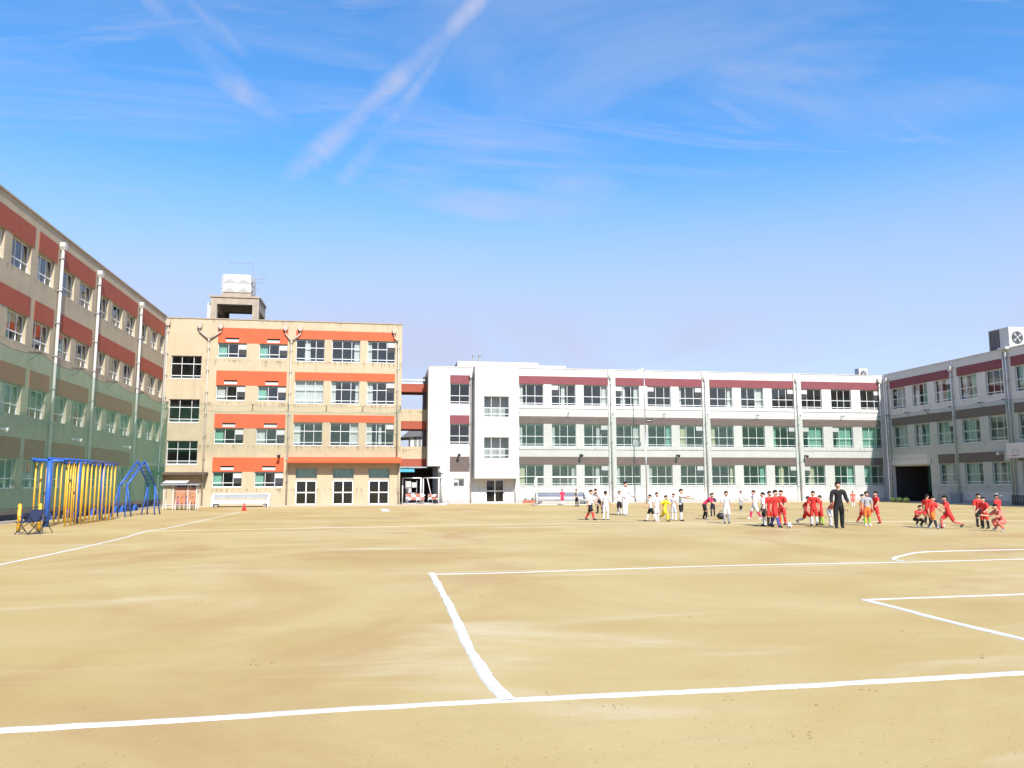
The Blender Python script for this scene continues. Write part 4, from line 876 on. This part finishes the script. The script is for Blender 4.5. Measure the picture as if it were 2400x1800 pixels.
# basketball board on the right wing
t = empty('basketball_board', (45.4, 51.5, 3.4), 'pale basketball board fixed to the right wing at the picture edge', 'basketball board')
obj('board', MB().box((45.38, 50.9, 3.45), (45.44, 52.55, 4.55)), 'ac', t)
mb = MB()
for a, b in (((51.45, 3.62), (52.0, 3.66)), ((51.45, 4.02), (52.0, 4.06)), ((51.45, 3.66), (51.49, 4.02)), ((51.96, 3.66), (52.0, 4.02))): mb.box((45.370, a[0], a[1]), (45.377, b[0], b[1]))
obj('target_square', mb, 'greyp', t)
mb = MB()
for i in range(14):
    a0 = 2*math.pi*i/14; a1 = 2*math.pi*(i+1)/14; mb.tube((45.0+.225*math.cos(a0), 51.72+.225*math.sin(a0), 3.6), (45.0+.225*math.cos(a1), 51.72+.225*math.sin(a1), 3.6), .012, n=5)
mb.tube((45.22, 51.72, 3.6), (45.38, 51.72, 3.6), .02, n=6); obj('rim', mb, 'terracotta', t)
for y in (51.2, 52.2):
    obj('bracket', MB().tube((45.44, y, 3.7), (46.3, y, 3.7), .03, n=6).tube((45.44, y, 4.3), (46.3, y, 4.3), .03, n=6).box((46.2, y-.04, 3.6), (46.29, y+.04, 4.4)), 'steel', t)
# clutter along the right wing
t = empty('storage_bin', (45.6, 59.3, .05), 'grey lidded storage bin against the right wing', 'bin')
obj('body', MB().prism([(45.2, .05), (46.1, .05), (46.15, .75), (45.15, .75)], 1, 58.6, 60.0), 'greyp', t); obj('lid', MB().prism([(45.1, .753), (46.2, .753), (46.2, .9), (45.1, .82)], 1, 58.55, 60.05), 'plinth', t)
for k in range(3):
    y = 63.0+k*.9; t = empty('equipment_bag', (44.4, y, .05), ['lime green kit bag, nearest of three before the dark passage', 'lime green kit bag, middle one before the dark passage', 'lime green kit bag, farthest of three before the dark passage'][k], 'bag', 'kit bags before the passage')
    cm = mat('lime fabric', (.36, .46, .10), .8, .15, 10)
    sub('body', MB().ball((0, 0, .19), .2, 12, 8, (1.1, 1.6, .95)), cm, t, True); sub('handle', MB().path([(0, -.18, .34), (0, -.1, .46), (0, .1, .46), (0, .18, .34)], .015, 6), 'black', t)
c = G(1692, 1217); t = empty('equipment_bag', (c.x, c.y, 0), 'black kit bag lying on the sand among the white-shirted players', 'bag')
sub('body', MB().ball((0, 0, .15), .2, 12, 8, (1.3, .9, .75)), 'black', t, True); sub('handle', MB().path([(-.16, 0, .26), (-.08, 0, .37), (.08, 0, .37), (.16, 0, .26)], .014, 6), 'black', t)
def soccer_ball(label, p):
    bm = bmesh.new(); bmesh.ops.create_icosphere(bm, subdivisions=3, radius=.105); ico = bmesh.new(); bmesh.ops.create_icosphere(ico, subdivisions=1, radius=1)
    dirs = [v.co.normalized() for v in ico.verts if True][:12]; me = bpy.data.meshes.new('ball'); me.materials.append(MT['whitep']); me.materials.append(MT['black'])
    for f in bm.faces: f.smooth = True; f.material_index = 1 if max(f.calc_center_median().normalized().dot(d) for d in dirs) > .93 else 0
    bm.to_mesh(me); bm.free(); ico.free(); tag(place('soccer_ball', me, None, (p.x, p.y, .105)), label, 'ball', 'balls on the sand')
soccer_ball('white and black ball at the feet of the red-shirted players on the right', G(2208, 1237)); soccer_ball('white and black ball lying near the red group in the middle', G(1850, 1238))
# drainage grating stand at the far right
t = empty('grating_fence', (45.2, 51.2, .05), 'low dark barred fence at the foot of the right wing, picture edge', 'fence')
for k in range(14): obj('bar', MB().box((45.2, 50.2+k*.15, .05), (45.24, 50.26+k*.15, .78)), 'rope', t)
for z in (.12, .7): obj('rail', MB().box((45.243, 50.15, z), (45.27, 52.3, z+.05)), 'rope', t)
#PEOPLE
# ------------------------------------------------------------------ people
SKIN = mat('skin', (.52, .30, .20), .6, .05, 10); HAIR = mat('black hair', (.014, .012, .012), .9, .1, 30, spec=.1)
def cloth(n, c): return mat(n+' cloth', c, .85, .1, 14)
CL = dict(w=cloth('white', (.68, .68, .70)), r=cloth('red', (.62, .035, .03)), k=cloth('black', (.012, .012, .015)), y=cloth('yellow', (.72, .56, .02)), p=cloth('crimson', (.62, .03, .10)),
          n=cloth('navy', (.018, .018, .045)), g=cloth('grey', (.33, .34, .36)), s=cloth('salmon', (.62, .16, .12)), o=cloth('orange', (.65, .16, .03)), l=cloth('lime', (.30, .50, .06)), b=cloth('blue', (.06, .08, .30)))
POSE = dict(  # lean, (hip, knee) left/right, (swing, abduct, elbow) left/right
    stand=(2, (2, 4), (-3, 3), (5, 9, 18), (-4, 10, 15)), relax=(4, (6, 10), (-6, 4), (10, 12, 40), (6, 14, 55)), walk=(5, (24, 12), (-18, 14), (-22, 8, 20), (24, 8, 28)),
    run=(14, (52, 60), (-26, 50), (-45, 12, 80), (40, 12, 85)), kick=(-4, (48, 18), (-8, 8), (-35, 40, 30), (25, 45, 20)), hips=(2, (4, 5), (-4, 4), (-18, 38, 88), (-18, 38, 88)),
    arms=(3, (6, 8), (-5, 4), (70, 20, 30), (55, 25, 40)), bend=(48, (22, 24), (4, 22), (38, 8, 25), (34, 10, 30)), crouch=(34, (102, 128), (86, 132), (45, 16, 50), (40, 18, 60)))
def skeleton(pose, h):
    lean, lL, lR, aL, aR = POSE[pose]; V = []; E = []; Rd = []; T = []
    def add(p, r, par, t):
        V.append(Vector(p)); Rd.append(r); 
        if par is not None: E.append((par, len(V)-1)); T.append(t)
        return len(V)-1
    ca, sa = math.cos(R(lean)), math.sin(R(lean))
    def tor(z, y=0): return (0, -z*sa+y*ca, z*ca+y*sa)
    def ox(p, dx): return (p[0]+dx, p[1], p[2])
    pel = add((0, 0, 0), (.082, .062), None, '')
    wa = add(tor(.09), (.072, .052), pel, 'pelvis'); ch = add(tor(.20), (.088, .06), wa, 'torso'); ub = add(tor(.265), (.07, .05), ch, 'torso')
    nk = add(tor(.305), (.028, .03), ub, 'neck'); hc = lean*.35
    def hd(z, y): 
        a = R(lean-hc); b = Vector(tor(.305)); return (0, b.y-z*math.sin(a)+y*math.cos(a), b.z+z*math.cos(a)+y*math.sin(a))
    jaw = add(hd(.05, -.012), (.045, .05), nk, 'head'); mid = add(hd(.10, -.002), (.056, .066), jaw, 'head'); add(hd(.155, .004), (.042, .05), mid, 'head')
    add(hd(.078, -.082), (.009, .010), mid, 'head')
    for s in (-1, 1): add(ox(hd(.085, .005), s*.066), (.008, .014), mid, 'head')
    hands = []
    for s, (sw, ab, el) in ((-1, aL), (1, aR)):
        sh = add(ox(tor(.27), s*.118), (.040, .038), ub, 'torso')
        def dr(g, q): return Vector((s*math.sin(R(q)), -math.sin(R(g))*math.cos(R(q)), -math.cos(R(g))*math.cos(R(q))))
        e_ = V[sh]+dr(sw, ab)*.165; ei = add(e_, (.028, .028), sh, 'uarm'); w_ = e_+dr(sw+el, ab*.4)*.14; wi = add(w_, (.018, .020), ei, 'farm')
        fd = dr(sw+el+8, ab*.3); pm = add(w_+fd*.035, (.012, .022), wi, 'hand'); side = Vector((0, 1, 0)); side = (side-fd*side.dot(fd)).normalized(); inn = fd.cross(side)*(-s)
        for k, ln in enumerate((.040, .046, .043, .034)):
            o_ = side*(.018-.012*k); q1 = add(V[pm]+fd*.022+o_, (.0058, .0058), pm, 'hand'); add(V[q1]+fd*ln*.8+inn*ln*.35, (.0048, .0048), q1, 'hand')
        q1 = add(w_+fd*.022+side*.03+inn*.008, (.0065, .0065), wi, 'hand'); add(V[q1]+fd*.026+side*.010+inn*.01, (.0052, .0052), q1, 'hand')
    feet = []
    for s, (a, b) in ((-1, lL), (1, lR)):
        hp = add((s*.058, 0, -.03), (.062, .058), pel, 'pelvis'); 
        spr = .16 if pose == 'crouch' else .03
        d1 = Vector((s*spr, -math.sin(R(a)), -math.cos(R(a)))); kn = add(V[hp]+d1*.235, (.040, .040), hp, 'thigh'); d2 = Vector((s*.01, -math.sin(R(a-b)), -math.cos(R(a-b))))
        cf = add(V[kn]+d2*.09, (.036, .038), kn, 'shin'); an = add(V[kn]+d2*.225, (.022, .025), cf, 'shin')
        tip = R(min(55, max(0, (b-a)*.8))) if pose in ('run', 'walk', 'crouch') and b-a > 20 else 0
        hl = add(V[an]+Vector((0, .022, -.012)), (.019, .019), an, 'foot'); bl = add(V[an]+Vector((0, -.062*math.cos(tip), -.014-.062*math.sin(tip))), (.024, .016), an, 'foot'); add(V[bl]+Vector((0, -.04, -.002)), (.02, .012), bl, 'foot'); feet += [hl, bl]
    zmin = min(V[i].z-(.019 if k % 2 == 0 else .016) for k, i in enumerate(feet)); top = max(v.z for v in V)+.05
    return [Vector((v.x, v.y, v.z-zmin))*h for v in V], E, [(a*h, b*h) for a, b in Rd], T, (top-zmin)*h, hd, zmin
def person_batch(plist):
    tmp = []
    for P in plist:
        V, E, Rd, T, top, hd, zmin = skeleton(P['pose'], P['h']); me = bpy.data.meshes.new('skel'); me.from_pydata(V, E, []); o = bpy.data.objects.new('skel', me); col.objects.link(o)
        m1 = o.modifiers.new('Skin', 'SKIN'); m1.use_smooth_shade = True; m1.branch_smoothing = .4
        for i, d in enumerate(me.skin_vertices[0].data): d.radius = Rd[i]; d.use_root = (i == 0)
        m2 = o.modifiers.new('Sub', 'SUBSURF'); m2.levels = 1; m2.render_levels = 1; tmp.append((o, V, E, T, hd, zmin))
    bpy.context.view_layer.update(); dg = bpy.context.evaluated_depsgraph_get()
    for P, (o, V, E, T, hd, zmin) in zip(plist, tmp):
        me = bpy.data.meshes.new_from_object(o.evaluated_get(dg)); h = P['h']; n = len(me.vertices)
        co = np.empty(n*3); me.vertices.foreach_get('co', co); co = co.reshape(-1, 3); no = np.empty(n*3); me.vertex_normals.foreach_get('vector', no); no = no.reshape(-1, 3)
        polys = [tuple(p.vertices) for p in me.polygons]; cen = np.array([co[list(p)].mean(0) for p in polys])
        A = np.array([V[a] for a, b in E]); D = np.array([V[b]-V[a] for a, b in E]); ll = (D**2).sum(1)
        tt = np.clip(((cen[:, None]-A[None])*D[None]).sum(2)/ll[None], 0, 1); ds = ((A[None]+D[None]*tt[:, :, None]-cen[:, None])**2).sum(2); bi = ds.argmin(1); tb = tt[np.arange(len(cen)), bi]
        rt = empty('person', P['loc'], P['label'], 'person', 'people at practice in the yard'); rt.rotation_euler = (0, 0, P['yaw'])
        me.materials.clear(); me.materials.append(SKIN); me.name = 'body'
        for p in me.polygons: p.use_smooth = True; p.material_index = 0
        bo = bpy.data.objects.new('body', me); col.objects.link(bo); bo.parent = rt
        sd_ = [1 if V[b].x > 0 else -1 for a, b in E]
        def garment(name, sel, off, m, side=0):
            idx = {}; vs = []; fs = []
            for fi, p in enumerate(polys):
                if not sel(T[bi[fi]], tb[fi]) or (side and sd_[bi[fi]] != side): continue
                for v in p:
                    if v not in idx: idx[v] = len(vs); vs.append(tuple(co[v]+no[v]*off*h))
                fs.append(tuple(idx[v] for v in p))
            if not fs: return
            g = MB(); g.v = vs; g.f = fs; sub(name, g, m, rt, True)
        lg = P.get('long')
        garment('shirt', lambda t, k: t == 'torso' or (t == 'uarm' and (k < .8 or lg)) or (t == 'farm' and lg) or (t == 'pelvis' and k > .55), .014, CL[P['shirt']])
        garment('trousers' if lg else 'shorts', lambda t, k: t == 'pelvis' or (t == 'thigh' and (k < .82 or lg)) or (t == 'shin' and lg), .012, CL[P['shorts']])
        for sd in (-1, 1):
            if not lg: garment('sock', lambda t, k: t == 'shin', .005, CL[P['socks']], sd)
            garment('shoe', lambda t, k: t == 'foot', .008, CL[P.get('shoes', 'k')], sd)
        def hp(x, y, z): q = hd(z, y); return ((q[0]+x)*h, q[1]*h, (q[2]-zmin)*h)
        # hair cap over crown and back of the head, eyes, mouth
        hb = MB(); c = hp(0, .006, .112); r_ = .074*h; nA, nB = 14, 7; vs = []; fs = []
        for j in range(nB+1):
            for i in range(nA):
                a = 2*math.pi*i/nA; lim = 1.25+.75*max(0, math.sin(a)); e = lim*j/nB; vs.append((c[0]+r_*.88*math.sin(e)*math.cos(a), c[1]+r_*1.0*math.sin(e)*math.sin(a), c[2]+r_*1.02*math.cos(e)))
        for j in range(nB):
            for i in range(nA): fs.append((j*nA+i, j*nA+(i+1) % nA, (j+1)*nA+(i+1) % nA, (j+1)*nA+i))
        hb.add(vs, fs); sub('hair', hb, HAIR, rt, True)
        if P.get('cap'):
            cp = MB(); vs2 = [(c[0]+(x-c[0])*1.1, c[1]+(y-c[1])*1.1, c[2]+(z-c[2])*1.1) for x, y, z in vs[:nA*5]]; cp.add(vs2, [f for f in fs if max(f) < nA*5]); cp.box((c[0]-.05*h, c[1]-.15*h, c[2]+.012*h), (c[0]+.05*h, c[1]-.06*h, c[2]+.018*h)); sub('cap', cp, CL[P['cap']], rt, True)
        for s in (-1, 1): sub('eye', MB().ball(hp(s*.023, -.062, .092), .0075*h, 6, 4, (1.2, .6, .8)), 'black', rt)
        sub('mouth', MB().ball(hp(0, -.060, .046), .011*h, 6, 4, (1.3, .5, .35)), mat('lip', (.35, .12, .10), .6, .05), rt)
        bpy.data.objects.remove(o)
# x, feet row, head-top row in the photo; shirt, shorts, socks, pose, facing (deg, 0 = to the camera)
PP = [
 (1318, 1184, 1146, 'p', 'p', 'w', 'stand', 20, 'child in crimson top standing by the grey metal bench'),
 (1352, 1187, 1146, 'g', 'k', 'k', 'relax', -60, 'child in grey top and black shorts at the right end of the grey bench'),
 (1384, 1219, 1147, 'w', 'k', 'r', 'walk', 70, 'child in white shirt walking, leftmost of the players out on the sand'),
 (1408, 1203, 1150, 'w', 'n', 'k', 'bend', -40, 'child in white shirt bending forward near the left soccer goal'),
 (1420, 1219, 1150, 'w', 'w', 'w', 'stand', 160, 'child all in white, second on the left of the front row of white players'),
 (1452, 1206, 1150, 'w', 'k', 'w', 'hips', 10, 'child in white with black shorts, hands on hips, left of the adult in white'),
 (1466, 1208, 1128, 'w', 'w', 'w', 'relax', 40, 'tall adult in long white clothes among the white-shirted players'),
 (1526, 1222, 1158, 'w', 'k', 'w', 'walk', -80, 'child in white with black shorts walking just left of the yellow player'),
 (1540, 1222, 1153, 'w', 'w', 'w', 'relax', 30, 'child all in white right next to the yellow player'),
 (1557, 1222, 1158, 'y', 'y', 'y', 'run', 60, 'only player in bright yellow shirt, shorts and socks'),
 (1580, 1218, 1156, 'w', 'w', 'w', 'stand', -30, 'child all in white just right of the yellow player'),
 (1597, 1221, 1145, 'w', 'k', 'w', 'arms', 70, 'taller child in white with arms raised forward, right of the yellow player'),
 (1651, 1217, 1160, 'p', 'k', 'k', 'bend', 80, 'child in crimson shirt bending over amid the white players'),
 (1671, 1210, 1160, 'n', 'n', 'k', 'stand', -20, 'child in navy top behind the black kit bag'),
 (1704, 1227, 1150, 'w', 'w', 'g', 'stand', 5, 'child all in white right of the black kit bag, nearest of the white players'),
 (1737, 1197, 1150, 'w', 'g', 'k', 'relax', 40, 'child in white with grey shorts standing farther back'),
 (1770, 1217, 1148, 'w', 'w', 'p', 'walk', -70, 'child in white with crimson socks left of the first red group'),
 (1791, 1233, 1153, 'w', 'k', 'w', 'stand', -90, 'child in white shirt and black shorts touching the first red group'),
 (1806, 1233, 1150, 'r', 'r', 'k', 'stand', 30, 'red-clad child, leftmost of the first red group'),
 (1818, 1236, 1147, 'r', 'r', 'b', 'walk', 60, 'red-clad child with blue socks in the middle of the first red group'),
 (1834, 1231, 1148, 'r', 'r', 'r', 'relax', -30, 'red-clad child, rightmost of the first red group'),
 (1890, 1230, 1160, 'r', 'r', 'w', 'run', 75, 'red-clad child running, leftmost of the second red group'),
 (1909, 1232, 1150, 'r', 'r', 'w', 'stand', -15, 'red-clad child in the middle of the second red group'),
 (1925, 1230, 1160, 'r', 'r', 'l', 'arms', -70, 'red-clad child with lime socks, rightmost of the second red group'),
 (1945, 1234, 1168, 's', 'w', 'w', 'bend', 60, 'small child in salmon shirt bending beside the coach in black'),
 (1968, 1238, 1127, 'k', 'k', 'k', 'relax', 10, 'adult coach dressed all in black, tallest figure in the yard'),
 (2000, 1187, 1152, 's', 's', 'w', 'stand', 0, 'child in salmon standing far back near the white building'),
 (2022, 1227, 1157, 'o', 'r', 'r', 'walk', 80, 'child in orange shirt and red shorts, left of the third red group'),
 (2034, 1232, 1151, 'g', 'o', 'l', 'stand', 20, 'child in grey shirt with lime socks between orange and red players'),
 (2054, 1227, 1150, 'r', 'r', 'r', 'kick', -60, 'red-clad child kicking, rightmost of the third red group'),
 (2148, 1235, 1190, 'r', 'k', 'k', 'crouch', 40, 'child in red shirt crouching on the sand before the dark passage'),
 (2176, 1231, 1157, 'r', 'r', 'k', 'stand', 150, 'red-clad child seen from behind, right of the crouching one'),
 (2188, 1239, 1162, 'r', 'o', 'n', 'walk', 60, 'child in red shirt and orange shorts walking left of the ball'),
 (2226, 1239, 1158, 'r', 'r', 's', 'run', -70, 'red-clad child running just right of the ball'),
 (2297, 1235, 1156, 'r', 'k', 'k', 'stand', 20, 'child in red shirt and black shorts, left of the pair at far right'),
 (2310, 1239, 1164, 'r', 'r', 'k', 'relax', -40, 'red-clad child right behind the one in black shorts at far right'),
 (2341, 1233, 1157, 'r', 'r', 'r', 'stand', 60, 'red-clad child wearing a white cap, near the right picture edge'),
 (2353, 1245, 1189, 's', 's', 's', 'crouch', -50, 'child in salmon crouching at the far right of the players'),
]
plist = []
for (x, yf, yh, sh_, so_, sk_, ps, yw, lab) in PP:
    g = G(x, yf); r0 = ray(x, yh); k = math.hypot(g.x, g.y)/math.hypot(r0.x, r0.y); hpx = HC+r0.z*k
    fac = {'bend': .80, 'crouch': .60, 'run': .93, 'walk': .985}.get(ps, 1.0)
    d = dict(pose=ps, h=max(1.12, min(1.8, hpx/fac))*.985, loc=(g.x, g.y, 0), yaw=R(yw)-math.atan2(g.x, g.y), shirt=sh_, shorts=so_, socks=sk_, label=lab, shoes=rng.choice('kkwgn'))
    if x in (1466, 1968): d['long'] = True; d['shoes'] = 'k' if x == 1968 else 'g'
    if x == 2341: d['cap'] = 'w'
    plist.append(d)
person_batch(plist)
